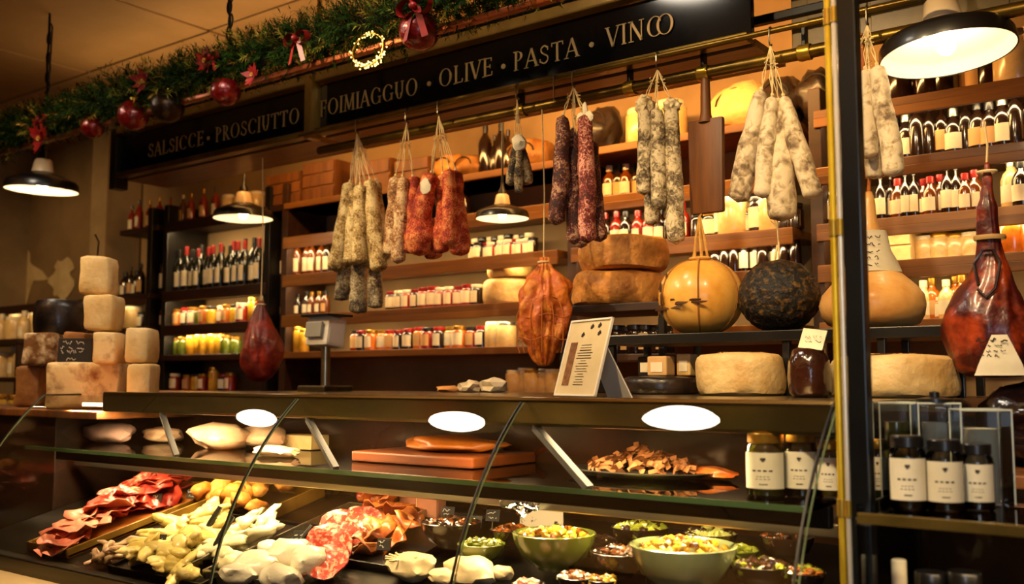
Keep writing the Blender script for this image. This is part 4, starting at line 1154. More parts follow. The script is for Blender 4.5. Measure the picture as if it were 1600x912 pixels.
obj('hanging_cord', bm, M['string'], o)
# pear shaped cheese behind the post
p = W(1364, 508, 2.99); s = S(p); R = 79 * s
prf = [(x_ / 79, z_ / 96) for x_, z_ in ((0, 0), (48, .5), (68, 8), (77, 22), (79, 38), (75, 54), (64, 68), (50, 82), (38, 94), (28, 108), (23, 125), (20, 142), (15, 156), (11, 175), (9, 205), (5, 218), (0, 219))]
HH = 96 * s
bm = bm_new(); add_lathe(bm, [(r * R, z * HH) for r, z in prf], 44)
for v in bm.verts: v.co += Vector((v.co.x, v.co.y, 0)) * .05 * nz(v.co.x * 9, v.co.y * 9, v.co.z * 9, 4)
o = obj('pear_cheese', bm, mat('waxy_pear_cheese', '#d08e40', '#e8b468', 8, .38, bump=.3, bscale=22, coat=.2), None, (p.x, 2.99, ZS), autos=False)
tag(o, 'large pear shaped amber cheese with a white paper collar, behind the black post', 'cheese')
bm = bm_new(); add_lathe(bm, [(r_ * s, z_ * s) for r_, z_ in ((41, 90), (45, 88), (39, 104), (31, 124), (26, 145), (25, 154), (21, 153))], 30)
for v in bm.verts: v.co += Vector((v.co.x, v.co.y, 0)) * .10 * nz(v.co.x * 30, v.co.y * 30, v.co.z * 20, 7)
pc = obj('paper_collar', bm, M['paper'], o)
for k in range(5): scribble(pc, .006, .046, -(43 - 4.2 * k) * s * .92 - .004, (96 + 11 * k) * s, .011, M['ink'], 50 + k, .0013, 'print')
bm = bm_new(); add_tube(bm, [(0, 0, HH * 2.25), (.006, 0, HH * 2.6), (0, 0, HH * 3.0), (0, -.02, ZR2 + .02 - ZS)], .006, 8)
obj('rope', bm, mat('amber_rope', '#a8541c', '#c8742c', 40, .6), o)

# ------------------------------------------------------------------ hams
def ham(px, pyt, pyb, wpx, Y, m, label, rings=None, seed=0, rope_to=None, lump=.03, z0=None, fold=.0):
    pb = W(px, pyb, Y); ptp = W(px, pyt, Y)
    s = S(pb); H = ptp.z - pb.z; R = wpx * s / 2
    zb0 = pb.z if z0 is None else z0
    rings = rings or [(0, .0), (.30, .01), (.62, .06), (.86, .16), (.98, .28), (1.0, .40), (.93, .52), (.78, .64), (.58, .75), (.40, .84), (.28, .91), (.22, .96), (.18, 1.0), (0, 1.005)]
    bm = bm_new(); add_lathe(bm, [(r * R, z * H) for r, z in rings], 64)
    bmesh.ops.subdivide_edges(bm, edges=[e for e in bm.edges if abs(e.verts[0].co.z - e.verts[1].co.z) > .012], cuts=2)
    for v in bm.verts:
        p = v.co; d = Vector((p.x, p.y, 0))
        v.co.y *= .72
        v.co += d * lump * 6 * nz(p.x * 7, p.y * 7, p.z * 5, seed) + Vector((nz(p.z * 5, seed, 1, seed) * .012, 0, 0))
        a_ = math.atan2(p.y, p.x)
        v.co -= d * fold * abs(sin(a_ * 4.5 + 2.5 * nz(p.z * 6, a_, seed, seed))) ** 3
        v.co += d * lump * 2 * nz(p.x * 22, p.y * 22, p.z * 18, seed + 4)
    o = obj('ham', bm, m, None, (pb.x, Y, zb0), autos=False)
    tag(o, label, 'ham')
    bm = bm_new()
    top = rope_to if rope_to else H * 1.2
    add_tube(bm, [(0, 0, H * .985), (.004, 0, H + (top - H) * .4), (0, -.01, top)], .0028, 6)
    add_tube(bm, [(R * .2 * cos(a), R * .16 * sin(a), H * .955) for a in [2 * pi * k / 14 for k in range(15)]], .004, 6, cap=False)
    obj('rope', bm, M['string'], o)
    return o, H, R, s
hm = mat('orange_cured_ham', '#dc7a18', '#ee9c38', 12, .55, bump=.7, bscale=40, coat=.08, c3='#b24e0e', ramp=(.32, .68))
o, H, R, s = ham(850, 402, 572, 92, 2.98, hm, 'orange cured ham with netting folds hanging left of the menu stand', seed=3, rope_to=ZR2 - W(850, 572, 2.98).z + .02, lump=.085, fold=.20, rings=[(0, 0), (.2, .005), (.38, .05), (.62, .14), (.86, .26), (1.0, .40), (1.0, .52), (.90, .64), (.88, .72), (.72, .82), (.42, .90), (.28, .95), (.24, 1.0), (0, 1.005)])
bm = bm_new(); g = random.Random(1)
for k in range(7):
    a0 = -pi / 2 + (k - 3) * .42
    pts = []
    for q in range(10):
        f = .12 + .8 * q / 9
        rr = R * (1.0 if .2 < f < .45 else (.9 if f <= .2 else max(.25, 1.05 - (f - .45) * 1.75)))
        pts.append((rr * cos(a0) * 1.0, rr * sin(a0) * .74 - .002, f * H))
    add_tube(bm, pts, .0022, 5)
for f in (.25, .45, .62):
    rr = R * (1.0 if f < .5 else .80)
    add_tube(bm, [(rr * cos(a), rr * .74 * sin(a), f * H + .008 * sin(5 * a)) for a in [2 * pi * k / 26 for k in range(27)]], .0022, 5, cap=False)
obj('netting', bm, mat('ham_netting', '#a85a1c', rough=.8), o)
hd_ = mat('dark_red_ham', '#4a0d06', '#8a240c', 10, .45, bump=.6, bscale=34, coat=.15)
ham(405, 470, 597, 72, 2.98, hd_, 'dark red cured ham hanging in front of the black shelf upright', seed=8, rope_to=ZR2 - W(405, 597, 2.98).z + .02, fold=.10, lump=.05)
# standing ham leg at the far right with its paper label
hl = mat('mahogany_ham_leg', '#5e1204', '#a23a12', 9, .38, bump=.5, bscale=30, coat=.22, c3='#3a0805', ramp=(.3, .7))
ringsl = [(0, 0), (.55, .005), (.86, .03), (.98, .09), (1.0, .18), (.96, .28), (.80, .38), (.56, .46), (.36, .54), (.27, .62), (.235, .72), (.215, .79), (.15, .83), (.11, .88), (.115, .92), (.09, .95), (.05, 1.0), (0, 1.0)]
o, H, R, s = ham(1556, 252, 590, 136, 2.72, hl, 'dark mahogany ham leg standing upright at the far right with a white label', ringsl, seed=5, lump=.04, fold=.05)
bm = bm_new(); n = 14; grid = []
for i in range(9):
    f = .01 + .18 * i / 8; row = []
    wdt = .50 - .045 * i
    for j in range(n + 1):
        a = -pi / 2 + .25 + (j / n - .5) * 2 * wdt * 1.1
        rr = R * (1.055 - .02 * i / 8) if f > .05 else R * 1.02
        row.append(bm.verts.new((rr * cos(a), rr * .76 * sin(a), f * H)))
    grid.append(row)
for A_, B_ in zip(grid, grid[1:]):
    for j in range(n): bm.faces.new((A_[j], A_[j + 1], B_[j + 1], B_[j]))
obj('paper_label', bm, M['paper'], o)
for k, (zf, a_, b_) in enumerate(((.165, -.030, .045), (.14, -.02, .03), (.115, -.03, .04), (.095, -.025, .03))):
    scribble(o, a_ + .005, b_ + .005, -R * .81, zf * H, .012 if k == 0 else .007, M['ink'], 60 + k, .0018 if k == 0 else .0009, 'print')
bm = bm_new(); add_lathe(bm, [(R * .34, 0), (R * .36, .006), (R * .34, .012)], 24)
for v in bm.verts: v.co.y *= .8
obj('gilt_band', bm, M['goldpaint'], o, (0, 0, H * .635))
bm = bm_new(); add_tube(bm, [(-.02, -R * .5, H * .42), (-.03, -R * .40, H * .52), (-.012, -R * .33, H * .58), (.012, -R * .33, H * .58), (.03, -R * .40, H * .52), (.02, -R * .6, H * .40), (.0, -R * .64, H * .36), (-.02, -R * .6, H * .40)], .004, 8)
obj('label_strap', bm, mat('dark_strap', '#1c0a08', rough=.3), o)
# black wrapped ham lying under it on the rear counter
rc = empty('rear_counter', (-.02, 2.75, 0), 'dark low counter at the right behind the glass cabinet', 'counter')
box('top', (0, 0, E - .225), (1.06, .62, .03), M['boardwood'], rc, .004)
box('body', (0, .02, (E - .24) / 2), (1.02, .56, E - .24), M['darkwood'], rc, .004)
p = W(1560, 655, 2.72)
bm = bm_new(); rough_blob(bm, (0, 0, 0), (.15, .14, .108), 4, .10, 2.2, 6, flat=-.93)
o = obj('wrapped_ham', bm, mat('black_foil_wrap', '#0c0707', '#1c0c0a', 9, .15, bump=.8, bscale=18, coat=.8), None, (p.x + .10, 2.74, E - .21 + .1), autos=False)
tag(o, 'bulky black shrink wrapped ham under the mahogany ham leg at the far right', 'ham')
bm = bm_new(); rough_blob(bm, (0, 0, 0), (.03, .008, .02), 2, .1); obj('clip', bm, M['copper'], o, (.03, -.145, -.02), (0, 0, 0))
# ------------------------------------------------------------------ posts and the glass cabinet at the right
YP = 1.93
def post(px, w, d, m, label, rnd_=False, z1=ZC, y=YP):
    x = XA(px, y, E + .1)
    if rnd_:
        bm = bm_new(); add_tube(bm, [(0, 0, 0), (0, 0, z1)], w / 2, 16)
        o = obj('post', bm, m, None, (x, y, 0))
        for zz in (E - .245, E + .73, E + .3):
            bm = bm_new(); add_tube(bm, [(0, 0, -.016), (0, 0, .016)], w / 2 + .0022, 16); obj('collar', bm, M['brass'], o, (0, 0, zz))
    else:
        o = box('post', (x, y, z1 / 2), (w, d, z1), m, None, .003)
    return tag(o, label, 'post')
post(1307, .0135, .0135, mat('polished_brass', '#c09a14', '#d9b630', 8, .25, .5), 'thin yellow brass tube post at the right end of the case', True)
post(1317.5, .0105, .0105, mat('polished_steel', '#d6ccb8', rough=.2, metal=.55), 'thin shiny steel tube post touching the yellow brass tube', True, y=YP - .008)
post(1341, .036, .036, mat('black_post_paint', '#0c0d0d', '#131514', 5, .28, .3, coat=.4), 'square black post beside the brass tube, running up to the ceiling')
cab = empty('glass_cabinet', (-.2, 1.98, 0), 'glass shelf cabinet at the right of the posts with labelled jars on it', 'cabinet')
cx0 = XA(1357, 1.93, E - .25); cx1 = .28
GZ2 = E - .243
box('shelf', ((cx0 + cx1) / 2 + .2, .12, GZ2 - .008), (cx1 - cx0, .46, .012), M['glass'], cab)
box('shelf_edge', ((cx0 + cx1) / 2 + .2, -.114, GZ2 - .010), (cx1 - cx0, .010, .020), M['brassedge'] if 'brassedge' in M else mat('olive_brass_edge', '#6b5a26', '#877036', 9, .25, .7), cab, .002)
box('shelf_bracket', (.2 + XA(1356, 1.93, E - .26), .02, GZ2 - .022), (.03, .2, .016), M['steel'], cab, .003)
box('lower_shelf', ((cx0 + cx1) / 2 + .2, .14, E - .615), (cx1 - cx0, .5, .025), M['boardwood'], cab, .003)
box('carcass', ((cx0 + cx1) / 2 + .2, .14, (E - .63) / 2), (cx1 - cx0, .5, E - .63), M['darkwood'], cab)
box('side_glass', (cx0 + .2, .12, E - .42), (.006, .46, .38), M['glass'], cab)
box('back_glass', ((cx0 + cx1) / 2 + .2, .37, E - .42), (cx1 - cx0, .006, .38), mat('smoked_glass', '#1c120a', rough=.08, coat=.6), cab)

# ------------------------------------------------------------------ jars: prototypes
def jar_proto(R, H, content, lid, label_m, near=False, lidh=.16, square=False, text=0):
    """returns an unlinked-position root; body + lid + label (+ contents when near)"""
    bm = bm_new()
    seg = 28 if near else 14
    zl = H * (1 - lidh)
    add_lathe(bm, [(0, 0), (R * .9, 0), (R, .03 * H), (R, zl * .84), (R * .93, zl * .93), (R * .80, zl * .985), (R * .80, zl)], seg)
    o = obj('jar', bm, M['jarglass'] if near else content, None, (0, 0, -50))
    if near:
        bm = bm_new(); add_lathe(bm, [(0, .004), (R * .9, .004), (R * .955, .04 * H), (R * .955, zl * .80), (0, zl * .80)], seg); obj('contents', bm, content, o)
    bm = bm_new(); add_lathe(bm, [(R * .83, zl * .985), (R * .89, zl), (R * .89, H * .985), (R * .84, H), (0, H)], seg)
    if near:
        for v in bm.verts:
            pass
    obj('lid', bm, lid, o)
    if label_m:
        bm = bm_new(); prev = None; n = 14 if near else 8
        for k in range(n + 1):
            a = -pi / 2 - .30 + (k / n - .5) * 2 * (1.15 if near else 1.25)
            c = [bm.verts.new((R * 1.012 * cos(a), R * 1.012 * sin(a), z)) for z in (H * .14, H * .70)]
            if prev: bm.faces.new((prev[0], c[0], c[1], prev[1]))
            prev = c
        lb = obj('label', bm, label_m, o)
        if text:
            bm = bm_new(); g = random.Random(text)
            for (zf, wf, hf) in ((.60, .10, .05), (.57, .05, .03), (.42, .42, .030), (.33, .26, .012), (.29, .30, .012), (.21, .16, .02)):
                n = 12; prev = None
                for k in range(n + 1):
                    f = k / n - .5
                    a = -pi / 2 - .30 + f * wf * 2.6
                    hh = H * hf * (.55 + .45 * g.random())
                    c = [bm.verts.new((R * 1.02 * cos(a), R * 1.02 * sin(a), H * zf + q)) for q in (-hh / 2, hh / 2)]
                    if prev and (k % 3 or wf < .2): bm.faces.new((prev[0], c[0], c[1], prev[1]))
                    prev = c
            obj('label_print', bm, M['ink'], lb, smooth=False)
    return o
def bottle_proto(R, H, body, cap, label_m, kind='wine', two=False):
    bm = bm_new()
    if kind == 'wine': pr = [(0, 0), (R * .95, 0), (R, .02 * H), (R, .60 * H), (R * .85, .68 * H), (R * .40, .78 * H), (R * .34, .84 * H), (R * .34, .97 * H), (0, .97 * H)]
    elif kind == 'oil': pr = [(0, 0), (R * .95, 0), (R, .03 * H), (R, .55 * H), (R * .72, .68 * H), (R * .30, .76 * H), (R * .26, .93 * H), (0, .93 * H)]
    else: pr = [(0, 0), (R * .92, 0), (R, .05 * H), (R, .56 * H), (R * .8, .68 * H), (R * .45, .76 * H), (R * .40, .88 * H), (0, .88 * H)]
    add_lathe(bm, pr, 16)
    o = obj('bottle', bm, body, None, (0, 0, -50))
    bm = bm_new()
    z0 = dict(wine=.80, oil=.86, squat=.82)[kind]
    rr = dict(wine=.39, oil=.34, squat=.50)[kind]
    add_lathe(bm, [(R * rr, z0 * H), (R * rr, H * .99), (R * rr * .8, H), (0, H)], 12); obj('cap', bm, cap, o)
    if label_m:
        bm = bm_new(); prev = None
        for k in range(9):
            a = -pi / 2 - .3 + (k / 8 - .5) * 2.5
            c = [bm.verts.new((R * 1.015 * cos(a), R * 1.015 * sin(a), z)) for z in (H * .12, H * .46)]
            if prev: bm.faces.new((prev[0], c[0], c[1], prev[1]))
            prev = c
        obj('label', bm, label_m, o)
    return o
def canister_proto(R, H, body, lid):
    bm = bm_new(); add_lathe(bm, [(0, 0), (R * .97, 0), (R, .03 * H), (R, .80 * H), (R * .96, .84 * H), (R * .8, .86 * H)], 20)
    o = obj('canister', bm, body, None, (0, 0, -50))
    bm = bm_new(); add_lathe(bm, [(R * .88, .85 * H), (R * .90, .96 * H), (R * .84, H), (0, H)], 20); obj('lid', bm, lid, o)
    return o
C = dict(
    red=mat('red_preserve', '#6e1408', '#8f2410', 30, .16, coat=.7), yellow=mat('yellow_preserve', '#b5831a', '#d0a032', 30, .16, coat=.7),
    green=mat('green_preserve', '#3b4412', '#56601c', 30, .16, coat=.7), dark=mat('dark_preserve', '#150b06', '#26140a', 30, .12, coat=.8),
    orange=mat('orange_preserve', '#a8500f', '#c46c1e', 30, .16, coat=.7), cream_=mat('cream_preserve', '#c9a86a', '#dabb80', 30, .25, coat=.5),
    amber=mat('amber_glass', '#5a2a08', rough=.1, coat=.9), winegreen=mat('wine_glass_dark', '#0a0d06', rough=.08, coat=.9), brownglass=mat('brown_glass', '#1d0d05', rough=.08, coat=.9),
    oliveoil=mat('olive_oil', '#5e5a10', rough=.1, coat=.9))
LID = dict(red=mat('red_lid', '#7e140c', rough=.3, coat=.3), gold=mat('gold_lid', '#a87c2c', rough=.3, metal=.8), black=mat('black_lid', '#12100e', rough=.35, coat=.3),
           white=mat('white_lid', '#d9cba8', rough=.4), silver=mat('silver_lid', '#9a9484', rough=.3, metal=.9), cork=mat('cork', '#9a6a38', rough=.8), paper=M['paper2'])
LABT = dict(white=M['paper'], kraft=M['paper2'], red=mat('red_label', '#8c1d12', rough=.6), yellow=mat('yellow_label', '#c99a34', rough=.6), none=None)
_proto = {}
def proto(kind, a, b, c):
    k = (kind, a, b, c)
    if k not in _proto:
        if kind == 'jar': o = jar_proto(1.0 * .036, .105, C[a], LID[b], LABT[c])
        elif kind == 'tall_jar': o = jar_proto(.032, .14, C[a], LID[b], LABT[c], lidh=.13)
        elif kind == 'wine': o = bottle_proto(.038, .30, C[a], LID[b], LABT[c], 'wine')
        elif kind == 'oil': o = bottle_proto(.032, .235, C[a], LID[b], LABT[c], 'oil')
        elif kind == 'squat': o = bottle_proto(.038, .19, C[a], LID[b], LABT[c], 'squat')
        elif kind == 'canister': o = canister_proto(.062, .15, C[a], LID[b])
        _proto[k] = o
    return _proto[k]
CN = dict(red='red', yellow='yellow', green='green', dark='dark', orange='orange', cream_='cream', amber='amber', winegreen='black green', brownglass='brown', oliveoil='olive oil')
KN = dict(jar=('squat jar', 'jar'), tall_jar=('tall jar', 'jar'), wine=('wine bottle', 'bottle'), oil=('slim bottle', 'bottle'), squat=('short bottle', 'bottle'), canister=('canister', 'canister'))
_used = set()
def row(where, px0, px1, n, z, Yr, specs, group, hs=1.0, seed=0, jit=.3, ords=True, key=None):
    """n things stand along a shelf at level E+z; specs are (kind, content, lid, label) tuples, picked in turn."""
    g = random.Random(seed * 97 + n)
    xa, xb = XA(px0, Yr, E + z + .05), XA(px1, Yr, E + z + .05)
    for k in range(n):
        sp = specs[(k * 5 + g.randint(0, 1)) % len(specs)] if len(specs) > 2 else specs[k % len(specs)]
        pr = proto(*sp)
        first = sp not in _used
        _used.add(sp)
        sc = hs * g.uniform(.94, 1.06)
        x = xa + (xb - xa) * (k + .5) / n
        loc = (x, Yr + g.uniform(-.02, .03) * jit * 2, E + z + .0008)
        lid = {'cork': 'cork stopper', 'paper': 'kraft cover'}.get(sp[2], sp[2] + (' lid' if KN[sp[0]][1] != 'bottle' else ' cap'))
        lb = f"{CN[sp[1]]} {KN[sp[0]][0]} with {lid}, {ORD[k]} from left on {where}"
        rot = (0, 0, g.uniform(-.25, .25) - .15)
        if first:
            pr.location = loc; pr.rotation_euler = rot; pr.scale = (sc, sc, sc); tag(pr, lb, KN[sp[0]][1], group)
        else:
            dup(pr, loc, rot, lb, group, (sc, sc, sc))
JA = [('jar', 'red', 'gold', 'white'), ('jar', 'yellow', 'black', 'none'), ('jar', 'dark', 'red', 'white'), ('jar', 'orange', 'gold', 'kraft'), ('jar', 'green', 'gold', 'none'), ('tall_jar', 'yellow', 'gold', 'none'), ('jar', 'red', 'white', 'white')]
JB = [('jar', 'dark', 'red', 'white'), ('jar', 'red', 'red', 'white'), ('jar', 'dark', 'white', 'white'), ('jar', 'red', 'white', 'white')]
JC = [('jar', 'orange', 'red', 'kraft'), ('jar', 'red', 'black', 'kraft'), ('jar', 'dark', 'red', 'white'), ('jar', 'orange', 'gold', 'white')]
JG = [('tall_jar', 'yellow', 'gold', 'none'), ('jar', 'green', 'gold', 'none'), ('jar', 'yellow', 'white', 'none'), ('jar', 'orange', 'gold', 'white'), ('tall_jar', 'green', 'white', 'none')]
WB = [('wine', 'winegreen', 'red', 'white'), ('wine', 'winegreen', 'black', 'white'), ('wine', 'brownglass', 'red', 'kraft'), ('wine', 'winegreen', 'gold', 'white'), ('wine', 'winegreen', 'red', 'kraft')]
OB = [('oil', 'amber', 'black', 'white'), ('oil', 'dark', 'red', 'white'), ('squat', 'amber', 'black', 'kraft'), ('oil', 'brownglass', 'gold', 'kraft'), ('squat', 'dark', 'black', 'white')]
RB = [('oil', 'red', 'red', 'white'), ('oil', 'red', 'black', 'white'), ('oil', 'amber', 'white', 'yellow'), ('oil', 'red', 'gold', 'kraft')]
DB = [('oil', 'dark', 'black', 'none'), ('wine', 'brownglass', 'black', 'none'), ('squat', 'dark', 'black', 'none')]
CA = [('canister', 'cream_', 'white', 'none'), ('canister', 'cream_', 'silver', 'none'), ('canister', 'cream_', 'gold', 'none')]
# left bay
row('the top left shelf', 195, 345, 9, 1.02, 3.82, RB, 'sauce bottles on the top left shelf', .85, 1)
row('shelf behind small hanging lamp', 352, 408, 3, 1.02, 3.84, CA[:2], 'pale canisters on the top left shelf', .9, 2)
row('front of wine shelf', 252, 412, 14, .57, 3.80, WB, 'wine bottles in front on the left bay shelf', .92, 3)
row('back line of wine shelf', 262, 405, 9, .57, 3.92, WB, 'wine bottles behind on the left bay shelf', 1.02, 4)
row('shelf just under wine bottles', 250, 412, 14, .35, 3.80, JA, 'jars under the wine shelf', 1.05, 5)
row('lowest shelf under wine bottles', 250, 372, 11, .16, 3.80, JG, 'jars on the lower shelf of the left bay', 1.05, 6)
row('counter left of red ham', 256, 370, 8, -.064, 3.80, JA, 'jars on the back counter at the left', 1.0, 7)
# middle bay
row('bright shelf beside black upright', 440, 516, 7, .60, 3.82, OB, 'bottles right of the black upright', .95, 8)
row('lower shelf beside black upright', 440, 516, 7, .37, 3.82, [('squat', 'amber', 'black', 'kraft'), ('squat', 'dark', 'black', 'white'), ('squat', 'amber', 'gold', 'white')], 'short bottles right of the black upright', .72, 9)
row('shelf below the red salami', 606, 752, 11, .37, 3.80, JB, 'white labelled jars behind the red salami', 1.0, 10, .1)
row('shelf below little netted salami', 736, 838, 11, .60, 3.82, [('jar', 'dark', 'black', 'white'), ('jar', 'red', 'white', 'white'), ('jar', 'dark', 'red', 'white')], 'small jars behind the little netted salami', .80, 11)
row('back line below netted salami', 740, 834, 9, .60, 3.93, [('tall_jar', 'cream_', 'white', 'none'), ('tall_jar', 'dark', 'black', 'white')], 'tall jars behind the little netted salami', .9, 12)
row('shelf right of the scale', 548, 760, 14, .16, 3.80, JC, 'jars on the lower shelf right of the scale', 1.02, 13)
row('shelf left of the scale', 438, 482, 4, .16, 3.80, JG, 'jars on the lower shelf left of the scale', 1.0, 14)
row('shelf left of orange ham', 764, 800, 2, .16, 3.82, CA[:2], 'pale tins left of the orange ham', .85, 15)
row('shelf behind the red salami', 600, 735, 8, .82, 3.82, DB, 'dark bottles high behind the red salami', .85, 16)
row('counter behind orange ham', 800, 872, 5, -.064, 3.80, CA, 'tins on the back counter behind the orange ham', .8, 17)
# third bay
row('shelf right of dark salami', 948, 1000, 4, .82, 3.84, [('squat', 'amber', 'white', 'white'), ('squat', 'dark', 'black', 'kraft')], 'bottles between dark red and grey salami', .85, 18)
row('shelf above golden cheese wheels', 905, 1075, 10, .60, 3.82, [('squat', 'dark', 'black', 'white'), ('squat', 'red', 'red', 'white'), ('squat', 'dark', 'red', 'none')], 'bottles just above the golden wheels', .85, 19)
row('shelf below pale fat salami', 1082, 1254, 9, .60, 3.82, [('jar', 'dark', 'black', 'none'), ('jar', 'dark', 'gold', 'white'), ('tall_jar', 'dark', 'black', 'white'), ('canister', 'cream_', 'white', 'none')], 'jars under the pale fat salami', 1.05, 20)
row('shelf behind black cheese ball', 1112, 1250, 9, .44, 3.84, [('oil', 'dark', 'black', 'white'), ('squat', 'dark', 'black', 'none'), ('oil', 'brownglass', 'black', 'none')], 'dark bottles between provolone and black ball', .78, 21)
row('top shelf by chopping board', 988, 1060, 3, 1.046, 3.84, [('canister', 'cream_', 'white', 'none'), ('canister', 'dark', 'black', 'none')], 'canisters on the top amber shelf', 1.15, 22)
# right bay
RBX = [('oil', 'dark', 'black', 'white'), ('squat', 'amber', 'red', 'white'), ('oil', 'brownglass', 'black', 'white'), ('squat', 'red', 'gold', 'white'), ('oil', 'dark', 'gold', 'kraft')]
row('shelf below right pendant lamp', 1390, 1640, 13, .82, 3.82, [('squat', 'dark', 'black', 'kraft'), ('oil', 'brownglass', 'black', 'kraft'), ('squat', 'dark', 'silver', 'white'), ('oil', 'dark', 'black', 'none')], 'dark bottles below the right pendant lamp', .95, 23)
row('shelf left of ham leg', 1372, 1530, 12, .60, 3.80, RBX, 'bottles left of the ham leg top', .80, 24)
row('top right of ham leg', 1572, 1660, 5, .60, 3.80, [('squat', 'cream_', 'silver', 'white'), ('oil', 'dark', 'black', 'none'), ('squat', 'dark', 'black', 'white')], 'bottles right of the ham leg top', .95, 25)
row('shelf behind yellow post', 1276, 1330, 4, .60, 3.80, [('squat', 'dark', 'black', 'kraft'), ('oil', 'dark', 'red', 'white')], 'bottles seen by the yellow post', .85, 26)
row('canister shelf by ham leg', 1434, 1532, 4, .44, 3.92, CA, 'cream canisters left of the ham leg', .72, 27)
row('low right of ham leg', 1574, 1650, 4, .44, 3.82, [('canister', 'orange', 'black', 'none'), ('jar', 'orange', 'gold', 'kraft')], 'jars right of the ham leg', .95, 28)
row('shelf right of pear cheese', 1438, 1512, 6, .22, 3.82, [('squat', 'cream_', 'white', 'white'), ('jar', 'orange', 'white', 'white'), ('squat', 'orange', 'gold', 'kraft')], 'small jars right of the pear cheese', .80, 29)
row('topmost shelf behind right lamp', 1398, 1560, 7, 1.046, 3.84, [('canister', 'dark', 'black', 'none'), ('canister', 'brownglass', 'black', 'none'), ('tall_jar', 'dark', 'gold', 'kraft')], 'dark tins on the topmost right shelf', .95, 30)
row('topmost shelf, right edge', 1570, 1640, 2, 1.046, 3.82, CA, 'cream canisters on the topmost right shelf', 1.25, 31)
row('stand behind the menu', 958, 1048, 6, .10, 3.27, [('jar', 'dark', 'black', 'none'), ('jar', 'dark', 'black', 'kraft')], 'black lidded jars behind the menu stand', 1.0, 32)
# corner bay
row('corner shelf over cheese stack', 188, 226, 4, .57, 3.82, [('squat', 'dark', 'black', 'white'), ('oil', 'dark', 'black', 'kraft')], 'bottles on the corner shelf', .9, 33)
row('lower corner shelf', 190, 226, 3, .35, 3.82, [('jar', 'dark', 'black', 'white'), ('canister', 'cream_', 'white', 'none')], 'jars on the lower corner shelf', 1.0, 34)
row('shelf behind topmost cheese', 20, 120, 6, .35, 3.82, [('canister', 'cream_', 'white', 'none'), ('squat', 'cream_', 'white', 'white')], 'pale jars on the lower corner shelf', 1.1, 35)
# crates, big parcels and hams high up on the shelves
def shelf_thing(name, px, z, w, d, h, m, label, cat, kind='box', Y=3.86, seed=0):
    x = XA(px, Y, E + z)
    bm = bm_new()
    if kind == 'box':
        add_box(bm, (0, 0, h / 2), (w, d, h), None, .006)
    else:
        rough_blob(bm, (0, 0, h * .46), (w / 2, d / 2, h / 2), 3, .16, 1.8, seed, flat=-.92)
    o = obj(name, bm, m, None, (x, Y, E + z + .001), autos=kind == 'box')
    tag(o, label, cat)
    if kind == 'box':
        n = max(2, int(h / .06))
        for k in range(n):
            box('plank', (0, -d / 2 - .004, h * (k + .5) / n), (w * .98, .008, h / n * .84), m, o, .002)
    else:
        bm = bm_new(); add_tube(bm, [(w * .3 * cos(a), -d * .40, h * .5 + h * .3 * sin(a)) for a in [pi * k / 8 for k in range(9)]], .004, 5); obj('tie', bm, M['darkstring'], o)
    return o
for k, (px, w, h, lb) in enumerate(((465, .30, .19, 'brown wooden crate on the high shelf left of the beige bunch'), (520, .26, .22, 'brown wooden crate on the high shelf behind the beige strings'), (600, .30, .17, 'brown wooden crate on the high shelf above the tan salami'), (665, .24, .14, 'low brown wooden crate on the high shelf above the red salami'))):
    shelf_thing('wooden_crate', px, 1.02, w, .22, h, M['boardwood'], lb, 'crate', 'box', 3.87)
for k, (px, w, h, mm, lb) in enumerate(((705, .20, .16, 'wheel_gold', 'brown wrapped ham piece high on the shelf right of the crates'), (738, .18, .14, 'rind_brown', 'rounded brown ham piece on the high shelf beside dark bottles'), (828, .26, .17, 'rind_brown', 'wide brown cheese lump on the high shelf right of dark bottles'), (945, .17, .24, 'rind_black', 'black hat shaped bundle on the amber lit shelf'), (1162, .30, .22, 'rind', 'pale brick shaped cheese bundle high right of the chopping board'))):
    shelf_thing('wrapped_bundle', px, 1.02 if px < 880 else 1.046, w, .2, h, M[mm], lb, 'bundle', 'blob', 3.88, k)
row('high shelf over netted salami', 752, 800, 4, 1.02, 3.86, [('wine', 'brownglass', 'black', 'none'), ('oil', 'dark', 'black', 'none')], 'dark bottles on the high amber shelf', .95, 36)
s_ = box('wall_shelf', (XA(640, 3.88, E + 1.0), 3.885, E + 1.0025), (2.1, .30, .035), M['darkwood'], None, .004)
tag(s_, 'high dark wall board that carries the wooden crates above the middle bay', 'shelf')
# big cream box on the canister shelf, right of the pear cheese
o = shelf_thing('flour_box', 1404, .44, .14, .16, .13, M['rind'], 'large cream box on the canister shelf just right of the pear cheese', 'box', 'box', 3.92)
# black bundles for the dark ham and pot silhouettes on the top shelf
for px, lb in ((1222, 'dark bundle on the top shelf behind the pale fat salami'), (1285, 'dark bundle on the top shelf by the yellow post')):
    shelf_thing('wrapped_bundle', px, 1.046, .2, .18, .22, M['rind_black'], lb, 'bundle', 'blob', 3.88, px)

